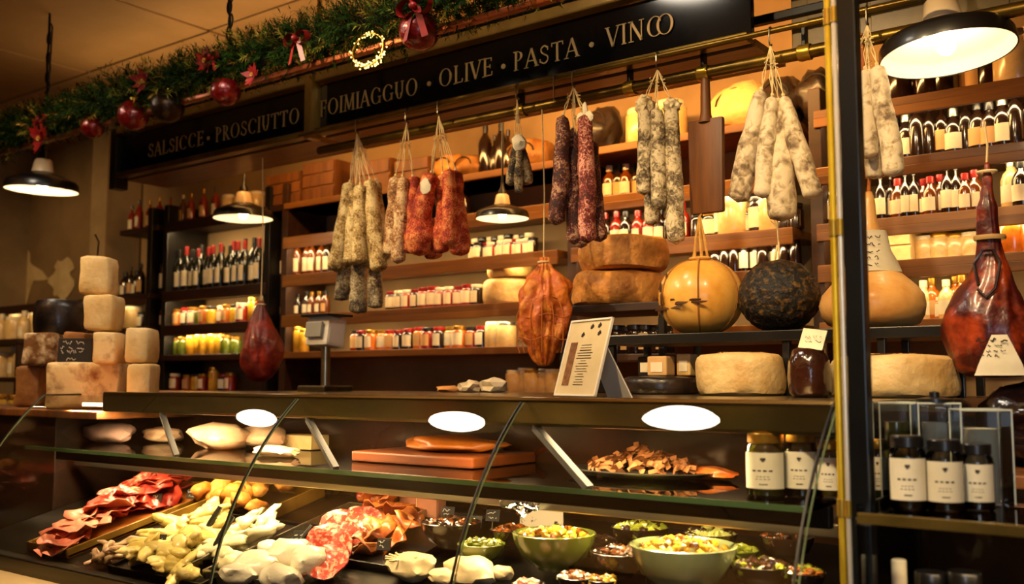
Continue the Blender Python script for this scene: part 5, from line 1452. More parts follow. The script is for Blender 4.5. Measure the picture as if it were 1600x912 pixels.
# ------------------------------------------------------------------ labelled jars in front
def near_jar(px, pyb, pyt, wpx, Y, content, lid, label, z, seed, lab='white'):
    x = XA(px, Y, z + .05); s = S((x, Y, z + .05))
    o = jar_proto(wpx * s / 2, (pyb - pyt) * s, C[content], LID[lid], LABT[lab], True, .15, text=seed)
    o.location = (x, Y, z + .0008); o.rotation_euler = (0, 0, .55)
    return tag(o, label, 'jar', 'cream labelled jars on the glass shelves')
zg = GZ2 - .002
near_jar(1419, 782, 668, 56, 1.98, 'dark', 'black', 'dark jar with cream label, left of three on the right glass shelf', zg, 3)
near_jar(1477, 778, 668, 56, 2.00, 'dark', 'black', 'dark jar with cream label, middle of three on the right glass shelf', zg, 4)
near_jar(1527, 774, 672, 50, 2.05, 'dark', 'black', 'dark jar with cream label, right of three on the right glass shelf', zg, 5)
zi = GZ + .005
near_jar(1197, 782, 684, 62, 2.02, 'oliveoil', 'gold', 'olive jar with pale lid and label inside the case at its right end', zi, 6)
near_jar(1252, 780, 680, 50, 2.06, 'dark', 'gold', 'dark jar turned sideways right of the olive jar in the case', zi, 7)
near_jar(1296, 778, 690, 40, 2.08, 'yellow', 'gold', 'yellow jar half hidden behind the brass tube inside the case', zi, 8)
near_jar(1372, 780, 690, 30, 2.14, 'green', 'gold', 'slim green jar standing just right of the black post', zg, 9)
# glass vases behind the jars
for k, (px, w_, pt_, pb_, Y, lb) in enumerate(((1400, 58, 626, 772, 2.16, 'clear square glass vase, left of three behind the labelled jars'), (1462, 62, 620, 768, 2.18, 'clear glass vase with a dark lid, middle of three behind the labelled jars'), (1532, 74, 622, 768, 2.14, 'tall clear square glass vase, right of three behind the labelled jars'))):
    x = XA(px, Y, E - .1); s = S((x, Y, E - .1)); w = w_ * s; h = (pb_ - pt_) * s
    bm = bm_new(); add_box(bm, (0, 0, h / 2), (w, w * .8, h), None, .004)
    top = [f for f in bm.faces if f.normal.z > .9 and f.calc_center_median().z > h * .99]
    bmesh.ops.delete(bm, geom=top, context='FACES')
    o = obj('glass_vase', bm, M['vaseglass'], None, (x, Y, zg + .001), (0, 0, .5), smooth=False)
    tag(o, lb, 'vase', 'glass vases behind the labelled jars')
    bm = bm_new(); q = w / 2; q2 = w * .4
    add_tube(bm, [(-q, -q2, h), (q, -q2, h), (q, q2, h), (-q, q2, h), (-q, -q2, h)], .0022, 5)
    for ax_, ay_ in ((-q, -q2), (q, -q2), (q, q2), (-q, q2)): add_tube(bm, [(ax_, ay_, .004), (ax_, ay_, h)], .0016, 5)  # bright corner lines painted in for the glints on the glass
    obj('rim', bm, M['clearrim'] if 'clearrim' in M else mat('painted_glint_rim', '#b9bfae', rough=.1, coat=1), o)
    bm = bm_new(); add_lathe(bm, [(0, .003), (w * .33, .003), (w * .33, h * .80), (0, h * .80)], 18); obj('contents', bm, (C['oliveoil'], M['salt'], M['salt'])[k], o)  # white contents of two vases also stand in for glints
    if k == 1:
        bm = bm_new(); add_lathe(bm, [(0, 0), (w * .45, 0), (w * .45, .008), (w * .12, .012), (w * .12, .022), (0, .024)], 18); obj('lid', bm, LID['black'], o, (0, 0, h + .001))
# bottle and dark jars on the lower shelf of the cabinet
zl = E - .602
Yq = 1.98
x = XA(1406, Yq, E - .4); s = S((x, Yq, E - .4))
o = bottle_proto(30 * s, 215 * s, C['brownglass'], LID['white'], None, 'wine'); o.location = (x, Yq, zl); tag(o, 'dark bottle with a pale foil neck on the lower cabinet shelf', 'bottle')
for k, (px, w_, h_, lb) in enumerate(((1455, 56, 200, 'black storage jar next to the foil necked bottle on the lower cabinet shelf'), (1508, 58, 210, 'larger black storage jar at the right on the lower cabinet shelf'))):
    x = XA(px, Yq + .03, E - .4); s = S((x, Yq, E - .4))
    o = jar_proto(w_ * s / 2, h_ * s, C['dark'], LID['black'], None); o.location = (x, Yq + .03, zl); tag(o, lb, 'jar')
g = random.Random(8)
for k in range(7):
    px, py = 1548 + 16 * (k % 4), 872 - 22 * (k // 4)
    x = XA(px, 2.05, E - .55)
    bm = bm_new(); rough_blob(bm, (0, 0, .026), (.034, .026, .028), 2, .2, 2, k, flat=-.9)
    o = obj('dried_mushroom', bm, mat('dried_mushroom_skin', '#8f6424', '#c99a4c', 18, .6), None, (x, 2.03 + .035 * (k // 4) , zl + (0 if k < 4 else .045)))
    tag(o, f'golden dried mushroom, {ORD[k]} of the heap right of the black jars, counted from left front', 'mushroom', 'dried mushrooms on the lower cabinet shelf')
# ------------------------------------------------------------------ food in the display case
ROT = Matrix.Rotation(ang, 3, 'X')
def on_deck(px, py, h=0.0):
    return D(px, py, h)
M['ham_pink'] = mat('pink_ham_slice', '#d9705a', '#eaa58a', 14, .38, bump=.2, coat=.25, ramp=(.35, .7))
M['ham_red'] = mat('red_ham_slice', '#8c1f14', '#b8402c', 14, .35, bump=.2, coat=.3, ramp=(.35, .7))
M['salsliced'] = mat('salami_slice_meat', '#b5301c', '#e8a98a', 60, .4, coat=.3, ramp=(.48, .62))
M['sal_brown'] = mat('brown_cured_slice', '#8a3a14', '#c4762e', 22, .4, bump=.3, coat=.25)
M['artichoke'] = mat('pale_yellow_artichoke', '#c9b054', '#e2cf86', 9, .42, bump=.35, bscale=30, coat=.25)
M['mozz'] = mat('white_mozzarella', '#e6dcc2', '#f6efdc', 16, .35, bump=.35, bscale=40, coat=.2)
M['white_meat'] = mat('pale_cooked_meat', '#b8906e', '#d4b490', 9, .45, bump=.35, bscale=22)
M['fried'] = mat('golden_fried_crust', '#c4741c', '#e2a44c', 16, .5, bump=.6, bscale=34)
M['mushroom'] = mat('cream_mushroom', '#cdb684', '#e0cfa4', 9, .4, bump=.25, bscale=22, coat=.2)
M['rimwood'] = mat('tray_rim', '#8d6a22', '#6d4f18', 8, .4)
M['tray'] = mat('dark_tray', '#171310', rough=.3, coat=.3)
M['steeltray'] = mat('tray_steel', '#8d8674', '#a39b86', 20, .25, .95)
# trays on the slope
def tray(pxa, pya, pxb, pyb, w, m, label, h=.022, name='serving_tray', rim=None, yoff=0):
    """from the front end to the back end of a tray as they show at the picture"""
    a, b = on_deck(pxa, pya), on_deck(pxb, pyb)
    y0, y1 = max(a.y, 1.70), min(b.y, 2.40)
    x = (a.x + b.x) / 2
    L_ = (y1 - y0) / cos(ang); ym = (y0 + y1) / 2
    t = empty(name, (x, ym, deckz(ym)), label, 'tray', 'serving trays on the sloping deck')
    t.rotation_euler = (ang, 0, 0)
    box('bed', (0, 0, .005), (w, L_, .008), m, t)
    for sx in (-1, 1): box('rim', (sx * (w / 2 - .004), 0, h / 2), (.008, L_, h), rim or m, t, .002)
    for sy in (-1, 1): box('rim', (0, sy * (L_ / 2 - .004), h / 2), (w - .016, .008, h), rim or m, t, .002)
    return t, x, y0, y1
def place(o, x, y, dz, rot=None):
    o.location = (x, y, deckz(y) + dz)
    o.rotation_euler = (ROT @ (rot or Matrix.Identity(3))).to_euler()
    return o
xm = D(100, 866).x
def slice_mesh(r, seed, th=.0025, wav=.012, n=18, rings=4, ell=1.0):
    bm = bm_new(); R_ = []
    for k in range(rings + 1):
        rr = r * k / rings
        if k == 0: R_.append([bm.verts.new((0, 0, nz(0, 0, seed, seed) * wav))]); continue
        row_ = []
        for q in range(n):
            a = 2 * pi * q / n
            e = rr * (1 + .10 * nz(cos(a) * 2, sin(a) * 2, seed, seed))
            x_, y_ = e * cos(a), e * sin(a) * ell
            row_.append(bm.verts.new((x_, y_, nz(x_ * 26, y_ * 26, seed, seed) * wav * 1.6)))
        R_.append(row_)
    for a, b in zip(R_, R_[1:]):
        for q in range(n):
            j = (q + 1) % n
            if len(a) == 1: bm.faces.new((a[0], b[q], b[j]))
            else: bm.faces.new((a[q], b[q], b[j], a[j]))
    r_ = bmesh.ops.extrude_face_region(bm, geom=bm.faces[:])
    bmesh.ops.translate(bm, verts=[v for v in r_['geom'] if isinstance(v, bmesh.types.BMVert)], vec=(0, 0, th))
    return bm
def scatter(name, n, px0, py0, px1, py1, wx, mk, m, label, cat, group, layers=1, lift=.012, tilt=.3, seed=0, step=None):
    """n pieces between two picture points of the deck, spread wx metres to the sides; nearest first"""
    g = random.Random(seed + 100)
    a, b = D(px0, py0), D(px1, py1)
    meshes = [mesh_of(mk(k), name) for k in range(min(n, 6))]
    for me in meshes: me.materials.append(m)
    for k in range(n):
        f = (k + .5) / n
        o = bpy.data.objects.new(name, meshes[k % len(meshes)]); COL.objects.link(o)
        x = a.x + (b.x - a.x) * f + g.uniform(-wx, wx)
        y = min(max(a.y + (b.y - a.y) * f + g.uniform(-.012, .012), 1.725), 2.40)
        R_ = Matrix.Rotation(g.uniform(0, 6.28), 3, 'Z')
        R_ = Matrix.Rotation(g.uniform(-tilt, tilt), 3, 'X') @ Matrix.Rotation(g.uniform(-tilt, tilt), 3, 'Y') @ R_
        place(o, x, y, lift + (k % layers) * .014, R_)
        where = 'front' if f < .34 else ('middle' if f < .67 else 'back')
        tag(o, label(k, where, n), cat, group)
def nth(k): return ORD[k] if k < 20 else ('twenty ' + ORD[k - 20] if k < 29 else ('thirtieth', 'thirty first', 'thirty second', 'thirty third')[k - 29]).replace('twenty first', 'twenty-first')
# 1 sliced meats along the long left tray
TL = 'long wooden meat tray at the left of the case with pink and red slices'
t, x, y0, y1 = tray(105, 872, 300, 762, .26, M['board2'], TL, .03, rim=M['rimwood'])
MT = 'meat slices on the long left tray'
scatter('ham_slice', 14, 88, 866, 170, 818, .065, lambda k: slice_mesh(.085, k, wav=.016, ell=.8), M['ham_pink'], lambda k, w, n: f'pale pink folded ham slice, {nth(k)} from the front on the left meat tray', 'ham', MT, 4, .034, .25, 1)
scatter('ham_slice', 22, 160, 830, 285, 764, .08, lambda k: slice_mesh(.070, k + 20, wav=.020), M['ham_red'], lambda k, w, n: f'dark red cured slice, {nth(k)} from the front behind the pink ham', 'ham', MT, 4, .036, .4, 2)
scatter('salami_slice', 9, 170, 815, 250, 770, .08, lambda k: slice_mesh(.042, k + 40, wav=.008), M['salsliced'], lambda k, w, n: f'speckled salami slice, {nth(k)} from the front over the dark red slices', 'salami', MT, 3, .062, .5, 3)
# 2 gold fried pieces
tray(330, 842, 430, 770, .36, M['tray'], 'dark tray with yellow rim holding golden fried mushrooms at the left middle', .05, rim=M['rimwood'])
FR = 'golden fried mushrooms in the case'
scatter('fried_mushroom', 30, 345, 808, 420, 768, .19, lambda k: (lambda b: (rough_blob(b, (0, 0, 0), (.042, .034, .026), 2, .28, 2.2, k), b)[1])(bm_new()), M['fried'], lambda k, w, n: f'golden fried mushroom, {nth(k)} from the front of the heap on the yellow rimmed tray', 'mushroom', FR, 3, .045, .5, 4)
# 3 artichokes and white strips at the front left
tray(250, 925, 400, 815, .46, M['tray'], 'wide dark tray of pale yellow artichokes in the front left of the case', .02)
AR = 'pale artichokes at the front of the case'
def arti(k):
    b = bm_new(); g = random.Random(k)
    rough_blob(b, (0, 0, 0), (.062, .032, .020), 3, .20, 1.8, k)
    rough_blob(b, (.05, .01, .004), (.035, .020, .014), 2, .2, 1.8, k + 3)
    rough_blob(b, (-.04, .012, .01), (.034, .024, .012), 2, .25, 1.8, k + 8)
    return b
scatter('artichoke', 32, 215, 915, 335, 830, .15, arti, M['artichoke'], lambda k, w, n: f'pale yellow artichoke heart, {nth(k)} from the front of the heap at the front left', 'artichoke', AR, 4, .028, .45, 5)
scatter('artichoke', 16, 345, 895, 405, 830, .09, arti, mat('white_artichoke', '#d9cf9c', '#ebe3bc', 9, .42, bump=.35, bscale=30, coat=.2), lambda k, w, n: f'whitish artichoke heart, {nth(k)} from the front beside the yellow heap', 'artichoke', AR, 3, .03, .45, 6)
def strip(k):
    b = bm_new(); g = random.Random(k)
    add_tube(b, [(-.07 + .02 * q, .012 * sin(q * 1.3 + k), .008 * sin(q * .9 + k)) for q in range(8)], .009, 7, True, [.004, .008, .010, .009, .010, .009, .007, .003])
    return b
scatter('squid_strip', 14, 155, 888, 222, 868, .07, strip, M['white_meat'], lambda k, w, n: f'pale squid strip, {nth(k)} from the front right of the long meat tray', 'seafood', 'pale squid strips', 3, .022, .3, 7)
# 4 mozzarella
t, x, y0, y1 = tray(430, 930, 560, 800, .34, M['steeltray'], 'steel tray with big white mozzarella and red slices at the front', .035)
MZ = 'big white mozzarella pieces'
for k, (px, py, w_, h_, lb) in enumerate(((400, 893, 42, 34, 'white mozzarella braid piece at the left of the front tray'), (455, 878, 40, 40, 'large white mozzarella lump in the middle of the front tray'), (487, 885, 36, 36, 'large white mozzarella lump next to the red slices'), (440, 908, 44, 26, 'white mozzarella lump lowest at the front edge'), (425, 862, 30, 18, 'flat white mozzarella piece behind the big lumps'), (372, 905, 36, 24, 'white mozzarella piece by the artichokes at the front'))):
    p = D(px, py, .03); s = S(p)
    bm = bm_new(); rough_blob(bm, (0, 0, 0), (w_ * s, w_ * s * .75, h_ * s * .75), 3, .14, 1.5, k + 2)
    o = obj('mozzarella', bm, M['mozz'], None); place(o, p.x, max(p.y, 1.745), .04); o.rotation_euler.z = k * .7
    tag(o, lb, 'cheese', MZ)
# 5 red salami slices and brown slices right of it
def standing(n, px0, py0, px1, py1, r, m, lb, group, seed, name='salami_slice', wav=.01, wx=.01):
    g = random.Random(seed); a, b = D(px0, py0, .03), D(px1, py1, .03)
    for k in range(n):
        f = k / max(1, n - 1)
        o = obj(name, slice_mesh(r, seed + k, .004, wav), m, None)
        place(o, a.x + (b.x - a.x) * f + g.uniform(-wx, wx), min(max(a.y + (b.y - a.y) * f, 1.74), 2.4), r * .78,
              Matrix.Rotation(g.uniform(-.5, .5) + .5, 3, 'Z') @ Matrix.Rotation(radians(42) + g.uniform(-.2, .2), 3, 'X'))
        tag(o, lb(k), 'salami', group)
standing(11, 508, 886, 556, 822, .060, M['salsliced'], lambda k: f'round red salami slice standing in line, {nth(k)} from the front behind the mozzarella', 'red salami slices in line', 300, wx=.055)
tray(640, 900, 640, 800, .30, M['tray'], 'dark tray of brown cured slices in the middle of the case', .02)
scatter('cured_slice', 20, 600, 880, 610, 800, .10, lambda k: slice_mesh(.050, k + 70, wav=.022), M['sal_brown'], lambda k, w, n: f'curled brown cured slice, {nth(k)} from the front in the middle of the case', 'ham', 'curled brown cured slices', 4, .028, .6, 8)
# pink parcels and tomatoes at the back
for k, (px, py) in enumerate(((570, 772), (588, 778), (578, 788), (604, 775), (593, 790))):
    p = D(px, py, .03); bm = bm_new(); rough_blob(bm, (0, 0, 0), (.026, .026, .022), 2, .05)
    o = obj('tomato', bm, mat('pink_tomato', '#a8341c', '#c4553a', 8, .25, coat=.5), None); place(o, p.x, min(p.y, 2.38), .026); tag(o, f'small pinkish tomato, {ORD[k]} from the left in the back of the middle tray' if k != 2 else 'small pinkish tomato lying in front of the others in the back', 'tomato', 'small tomatoes at the back')
p = D(660, 792, .03)
o = box('paper_parcel', (p.x, min(p.y, 2.36), deckz(p.y) + .04), (.16, .05, .075), mat('pink_paper', '#c48a6c', '#b57656', 5, .6), None, .01); tag(o, 'flat pink paper parcel standing at the back of the middle tray', 'parcel')
bm = bm_new(); add_tube(bm, [(0, -.027, -.037), (0, -.027, .037)], .0015, 4); obj('string', bm, M['string'], o)
p = D(846, 812, .03)
o = box('paper_card', (p.x, min(p.y, 2.38), deckz(min(p.y, 2.38)) + .045), (.15, .004, .085), mat('spotted_paper', '#d9ceb2', '#3a3226', 16, .7, ramp=(.62, .66)), None, .001); tag(o, 'white spotted paper card standing behind the green bowl', 'card')
# 6 stuffed cream mushrooms and rolls at the front
for k, (px, py, w_, lb) in enumerate(((645, 888, 46, 'large cream oyster mushroom at the front left of the bowls'), (735, 897, 48, 'large cream cheese roll at the front right of the oyster mushroom'), (692, 906, 26, 'small cream mushroom between two larger cream pieces'), (785, 900, 22, 'small cream cheese lump just left of the olive tray'))):
    p = D(px, py, .03); s = S(p); bm = bm_new(); rough_blob(bm, (0, 0, 0), (w_ * s, w_ * s * .6, w_ * s * .46), 3, .16, 1.7, k)
    o = obj('mushroom' if k in (0, 2) else 'cheese_roll', bm, M['mushroom'], None); place(o, p.x, max(p.y, 1.75), .038); tag(o, lb, 'mushroom' if k in (0, 2) else 'cheese')
    if k == 0:
        bm = bm_new()
        for q in range(9): add_tube(bm, [(0, 0, 0), (.05 * cos(q * .5 + .4), .03 * sin(q * .5 + .4) - .01, .010)], .003, 5)
        obj('gills', bm, M['mushroom'], o, (-.01, -.018, .022))
# 7 bowls
M['bowl_green'] = mat('green_glazed_bowl', '#4f5a1c', '#677228', 5, .18, coat=.8)
M['bowl_pale'] = mat('pale_green_bowl', '#6d7a4a', '#8d996a', 4, .2, coat=.8)
M['bowl_dark'] = mat('dark_brown_bowl', '#20140c', rough=.2, coat=.6)
M['corn'] = mat('yellow_olives', '#b08a16', '#d0aa34', 12, .3, coat=.4)
M['olive_d'] = mat('dark_olives', '#1d120c', '#3a2414', 12, .2, coat=.6)
M['olive_g'] = mat('green_olives', '#5c6418', '#7d8528', 12, .25, coat=.5)
M['olive_b'] = mat('brown_olives', '#5e2c0e', '#7e4818', 12, .25, coat=.5)
def bowl(px, py, wpx, m, fm, label, seed, hf=.55, fr=.011, n=60, lift=.02, mix=None, filln='filling'):
    p = D(px, py, .05); y = max(min(p.y, 2.3), 1.74); s = S(p); R = wpx * s / 2; H = R * hf * 1.5
    t = empty('serving_bowl', (p.x, y, deckz(y) + lift), label, 'bowl', 'bowls of olives and salads')
    bm = bm_new(); add_lathe(bm, [(0, 0), (R * .45, 0), (R * .5, .01), (R * .78, H * .35), (R * .95, H * .75), (R, H), (R * .97, H * 1.02), (R * .93, H * .96), (R * .75, H * .5), (0, H * .4)], 36)
    obj('bowl', bm, m, t)
    g = random.Random(seed); bm = bm_new(); bm2 = bm_new()
    for k in range(n):
        a = g.uniform(0, 2 * pi); rr = R * .84 * math.sqrt(g.random())
        zz_ = H * (.78 + .30 * (1 - (rr / R) ** 2)) + g.uniform(-.006, .006)
        rough_blob(bm2 if (mix and g.random() < .35) else bm, (rr * cos(a), rr * sin(a), zz_), (fr, fr * g.uniform(.6, 1), fr * .8), 1, .15, 2, k, Matrix.Rotation(g.uniform(0, 3), 3, 'Z'))
    stuff(obj(filln, bm, fm, t))
    if mix: stuff(obj(filln, bm2, mix, t))
    else: bm2.free()
    bm = bm_new(); add_lathe(bm, [(0, H * .72), (R * .88, H * .72)], 24); obj('bed', bm, fm, t)
    return t
bowl(866, 868, 132, M['bowl_green'], M['corn'], 'olive green bowl heaped with yellow lupin seeds, left of the two big bowls', 1, mix=M['olive_b'], n=110, fr=.010)
bowl(1068, 900, 168, M['bowl_pale'], M['corn'], 'pale green bowl of yellow olives at the front, right of the two big bowls', 2, mix=M['olive_b'], n=120, fr=.011)
bowl(752, 862, 76, M['bowl_green'], M['olive_g'], 'small green bowl of green olives left of the yellow lupin bowl', 3, n=60, fr=.011)
bowl(968, 880, 92, M['bowl_dark'], M['olive_d'], 'dark bowl of black and brown olives between the two big green bowls', 4, n=80, fr=.012, mix=M['olive_b'])
bowl(1190, 900, 96, M['bowl_dark'], M['olive_d'], 'dark bowl of black olives at the right of the pale green bowl', 5, n=80, fr=.012, mix=M['olive_g'])
bowl(1000, 842, 90, M['bowl_dark'], M['olive_g'], 'dark bowl of green leaves and olives behind the two big bowls', 6, n=90, fr=.014, mix=M['olive_d'])
bowl(1110, 848, 84, M['bowl_dark'], mat('pale_green_pods', '#6b7034', '#8a8c4c', 12, .4), 'dark bowl of pale green pods behind the pale green bowl', 7, n=80, fr=.014, mix=M['olive_d'])
bowl(900, 905, 60, M['bowl_dark'], M['olive_b'], 'small dark bowl of brown olives at the front edge below the lupin bowl', 8, n=50, fr=.010, mix=M['mozz'])
bowl(940, 905, 50, M['bowl_dark'], M['corn'], 'small dark bowl of pickles at the front edge left of the pale green bowl', 9, n=40, fr=.010, mix=M['olive_b'])
bowl(705, 838, 96, M['bowl_dark'], M['olive_d'], 'wide dark bowl of black olives behind the cream cheese roll', 10, n=70, fr=.012, mix=M['olive_b'])
bowl(1230, 852, 84, M['bowl_dark'], M['olive_d'], 'dark bowl of olives at the right end of the case deck', 11, n=60, fr=.012, mix=M['olive_b'])
bowl(800, 838, 70, M['bowl_dark'], M['olive_b'], 'dark bowl of brown olives behind the yellow lupin bowl, left side', 12, n=60, fr=.011)
bowl(932, 850, 62, M['bowl_dark'], M['olive_d'], 'small dark bowl of black olives right behind the lupin bowl', 13, n=50, fr=.011)
bowl(1152, 866, 66, M['bowl_green'], M['olive_g'], 'small green bowl of green olives right behind the pale green bowl', 14, n=50, fr=.011)
bowl(826, 914, 54, M['bowl_dark'], M['ham_pink'], 'small dark bowl of pink ham cubes at the front edge, left', 15, n=40, fr=.010, mix=M['mozz'])
bowl(1255, 900, 70, M['bowl_dark'], M['olive_b'], 'dark bowl of brown olives at the front right corner of the case', 16, n=50, fr=.012, mix=M['olive_g'])
# price tags and serving forks
TG = [(250, 843), (222, 858), (288, 838), (332, 852), (300, 772), (245, 778), (468, 838), (552, 825), (545, 812), (600, 850), (700, 800), (770, 805), (742, 815), (1120, 872), (1010, 880), (840, 850)]
TGL = ['left of the artichokes', 'by the squid strips', 'above the yellow artichokes', 'between the artichoke heaps', 'behind the golden mushrooms', 'over the dark red slices', 'beside the mozzarella', 'by the round red slices', 'behind the round red slices', 'in the brown cured slices', 'at the back by the pink parcel', 'at the back left of the white card', 'behind the small green bowl', 'behind the pale green bowl', 'in front of the leafy bowl', 'behind the lupin bowl']
for k, ((px, py), wl) in enumerate(zip(TG, TGL)):
    p = D(px, py, .05)
    o = box('price_tag', (p.x, p.y, p.z), (.042, .003, .034), M['slate'], None, .001, rot=(radians(-18), 0, .35)); tag(o, 'small black price tag with white writing ' + wl, 'price tag', 'black price tags in the case')
    scribble(o, -.016, .014, -.0025, .004, .010, M['chalk'], 200 + k, .0010)
    scribble(o, -.012, .012, -.0025, -.008, .008, M['chalk'], 240 + k, .0009)
    bm = bm_new(); add_tube(bm, [(0, .002, -.012), (0, .006, -.045)], .0018, 5); obj('pin', bm, M['steel'], o)
for k, (px, py, lb) in enumerate(((330, 862, 'black handled serving tongs standing in the artichokes'), (312, 845, 'dark serving fork standing beside the tongs in the case'), (468, 850, 'black handled spoon lying behind the mozzarella'))):
    p = D(px, py, .05)
    t = empty('serving_tongs' if k == 0 else ('serving_fork' if k == 1 else 'serving_spoon'), p, lb, 'utensil')
    tp = Vector((.03, .05, .10)); dn = Vector((.01, -.10, -.028))
    if k == 2: tp, dn = Vector((.02, .03, .05)), Vector((-.02, -.05, -.02))
    bm = bm_new(); add_tube(bm, [(0, 0, 0), tp * .5, tp], .009, 8, True, [.006, .010, .008]); obj('handle', bm, M['black'], t)
    bm = bm_new()
    for sd in (-1, 1): add_tube(bm, [(sd * .004, 0, 0), (sd * .010, dn.y * .5, dn.z * .5), (sd * .006, dn.y, dn.z)], .0028, 6)
    obj('prong', bm, M['steel'], t)
# ------------------------------------------------------------------ on the inner glass shelf
zsf = GZ + .006
def shelf_pt(px, py): return WZ(px, py, zsf)
WMG = 'pale cooked meats on the inner shelf'
for k, (px, py, w_, h_, lb) in enumerate(((345, 700, 62, 34, 'large pale cooked meat joint on the inner shelf, left'), (412, 700, 48, 32, 'pale cooked meat joint on the inner shelf, middle'), (430, 712, 46, 14, 'flat pale fillet in front of the middle meat joint'), (170, 690, 56, 26, 'pinkish white cured fat joint at the far left of the inner shelf'), (255, 690, 44, 20, 'small pinkish meat piece between the two left joints'))):
    p = shelf_pt(px, py); s = S(p); y = min(max(p.y, 2.02), 2.5)
    bm = bm_new(); rough_blob(bm, (0, 0, 0), (w_ * s, w_ * s * .55, h_ * s * .62), 3, .16, 1.5, k, flat=-.85)
    o = obj('meat_joint', bm, M['white_meat'] if k != 3 else mat('cured_fat', '#d9b4a4', '#8a4a3a', 5, .4, bump=.3, bscale=20, ramp=(.5, .75)), None, (p.x, y, zsf + h_ * s * .53)); tag(o, lb, 'meat', WMG)
# orange board
a, b = shelf_pt(540, 728), shelf_pt(725, 732)
Yo = 2.28
x0, x1 = XA(545, 2.12, zsf), XA(735, 2.12, zsf)
o = box('cutting_board', ((x0 + x1) / 2, Yo, zsf + .016), (x1 - x0, .30, .030), mat('dark_board', '#64300c', '#522606', 6, .4, stretch=(.4, 4, 4)), None, .006); tag(o, 'orange brown cutting board lying on the inner shelf in the middle', 'board')
bm = bm_new(); rough_blob(bm, (0, 0, 0), ((x1 - x0) * .36, .11, .026), 3, .2, 1.4, 5, flat=-.8)
bx = obj('cheese_slab', bm, mat('orange_cheese', '#8a4610', '#a8601e', 9, .4), None, ((x0 + x1) / 2 + .02, Yo + .02, zsf + .031 + .021), autos=False); tag(bx, 'flat orange cheese slab lying on the cutting board', 'cheese')
for k, (px, py, w_, d_, h_, mm, lb) in enumerate(((480, 700, .20, .14, .05, 'rind', 'flat yellow cheese box on the inner shelf left of the orange board'), (560, 694, .22, .10, .045, 'rimwood', 'low yellowish box at the back behind the orange board'), (610, 690, .16, .10, .06, 'boardwood', 'dark low box at the back behind the orange board'), (730, 715, .09, .09, .05, 'rind_rough', 'small rough sausage bundle right of the orange board'), (765, 722, .09, .08, .06, 'rind_black', 'dark sausage bundle at the joint of the panes'))):
    p = shelf_pt(px, py); y = min(max(p.y, 2.1), 2.52)
    x = XA(px, y, zsf + .03)
    bm = bm_new()
    if k < 3: add_box(bm, (0, 0, h_ / 2), (w_, d_, h_), None, .006)
    else: rough_blob(bm, (0, 0, h_ * .5), (w_ / 2, d_ / 2, h_ / 2), 3, .25, 2, k, flat=-.95)
    o = obj('cheese_box' if k < 3 else 'sausage_bundle', bm, M[mm], None, (x, y, zsf + .0005)); tag(o, lb, 'box' if k < 3 else 'sausage')
# silver platter with thin slices
p = shelf_pt(1010, 748); R = 150 * S(p)
yb = 2.24; xb = XA(1000, yb, zsf)
t = empty('serving_platter', (xb, yb, zsf + .0005), 'steel platter heaped with thin brown shavings on the inner shelf at the right', 'platter')
bm = bm_new(); add_lathe(bm, [(0, .003), (.17, .003), (.20, .014), (.205, .016), (.20, .018), (.17, .008), (0, .007)], 40)
for v in bm.verts: v.co.y *= .62
obj('plate', bm, M['steeltray'], t)
g = random.Random(6); bm = bm_new()
for k in range(170):
    a = g.uniform(0, 6.28); rr = .155 * math.sqrt(g.random()); c = Vector((rr * cos(a), rr * .6 * sin(a), .012 + .045 * (1 - rr / .155) + g.uniform(0, .012)))
    d = Vector((g.uniform(-1, 1), g.uniform(-1, 1), g.uniform(-.4, .4))).normalized() * .022
    e = d.orthogonal().normalized() * .007
    q = [c - d - e, c - d + e, c + Vector((0, 0, .008)) + e, c + Vector((0, 0, .008)) - e, c + d + e, c + d - e]
    v = [bm.verts.new(z) for z in q]
    bm.faces.new((v[0], v[1], v[2], v[3])); bm.faces.new((v[3], v[2], v[4], v[5]))
stuff(obj('shavings', bm, mat('dried_meat_shavings', '#5c3416', '#946238', 20, .45), t, smooth=False))
SLG = 'dark cured pieces around the platter'
for k, (px, py, w_, h_, lb) in enumerate(((900, 712, 40, 26, 'dark cured meat piece at the left behind the steel platter'), (945, 706, 36, 20, 'dark red cured piece behind the left side of the steel platter'), (1130, 722, 44, 26, 'brown cured piece right of the steel platter'), (1105, 748, 46, 18, 'flat brown cured piece in front right of the platter'), (850, 720, 34, 30, 'brown cured piece at the left end near the pane joint'))):
    p = shelf_pt(px, py); s = S(p); y = min(max(p.y, 2.08), 2.52); x = XA(px, y, zsf)
    bm = bm_new(); rough_blob(bm, (0, 0, h_ * s * .5), (w_ * s, w_ * s * .6, h_ * s * .6), 3, .2, 1.7, k + 30, flat=-.8)
    o = obj('cured_piece', bm, M['sal_brown'] if k in (2, 3) else mat('dark_cured_meat', '#2c140a', '#5e2c14', 8, .35, bump=.4, coat=.2), None, (x, y, zsf)); tag(o, lb, 'ham', SLG)
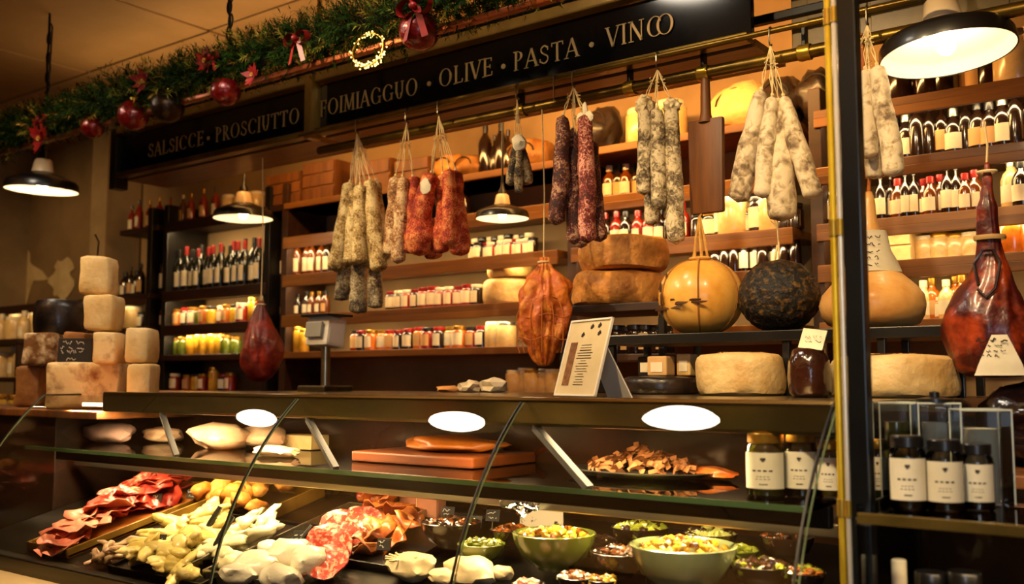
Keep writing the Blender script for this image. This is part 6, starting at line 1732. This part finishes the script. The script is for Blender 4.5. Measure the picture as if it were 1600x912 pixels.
# clear bag at the pane joint
p = W(792, 765, 2.0)
bm = bm_new(); rough_blob(bm, (0, 0, 0), (.055, .035, .035), 3, .25, 1.8, 4)
o = obj('clear_bag', bm, M['vaseglass'], None, (p.x, 2.06, GZ - .055)); tag(o, 'crumpled clear plastic bag hanging below the inner shelf edge', 'bag')
# goods far left beyond the glass: jars with a pale cover
JF = [('tall_jar', 'yellow', 'gold', 'none'), ('tall_jar', 'green', 'gold', 'white'), ('jar', 'cream_', 'white', 'white')]
tb = empty('side_table', (XA(18, 2.6, E - .2), 2.62, 0), 'dark side table at the left picture edge with tall jars', 'table')
box('top', (0, 0, E - .265), (.62, .5, .03), M['boardwood'], tb, .004)
for sx in (-1, 1):
    for sy in (-1, 1): box('leg', (sx * .28, sy * .22, (E - .28) / 2), (.04, .04, E - .28), M['darkwood'], tb)
row('side table, left edge', -20, 58, 6, -.25, 2.55, JF, 'tall jars at the left picture edge', 1.2, 40)
row('lower wallboard, left edge', -30, 46, 5, .02, 3.2, [('canister', 'cream_', 'white', 'none'), ('squat', 'cream_', 'white', 'white')], 'white jars at the left picture edge', 1.1, 41)
ws = box('wall_shelf', (XA(5, 3.2, E), 3.2, E + .004), (.95, .3, .03), M['darkwood'], None, .003); tag(ws, 'dark shelf board at the left picture edge behind the brown cheese', 'shelf')
for sx in (-.44, .44): box('leg', (sx, 0, -(E - .011) / 2 - .015), (.03, .28, E - .011), M['darkwood'], ws)
row('upper wallboard, left edge', -20, 44, 4, .26, 3.2, [('canister', 'cream_', 'white', 'none'), ('squat', 'cream_', 'white', 'white')], 'upper white jars at the left picture edge', 1.0, 42)
ws = box('wall_shelf', (XA(5, 3.2, E), 3.2, E + .244), (.95, .3, .03), M['darkwood'], None, .003); tag(ws, 'upper dark shelf board at the left picture edge', 'shelf')
for sx in (-.44, .44): box('leg', (sx, .0, -.12), (.03, .28, .20), M['darkwood'], ws)
# labels must single out one thing
from collections import Counter
cnt = Counter(o['label'] for o in bpy.data.objects if 'label' in o and o.parent is None)
for k, v in cnt.items():
    if v > 1: print('DUPLABEL', v, k)
for k in cnt:
    if not 4 <= len(k.split()) <= 16: print('LABELLEN', len(k.split()), k)
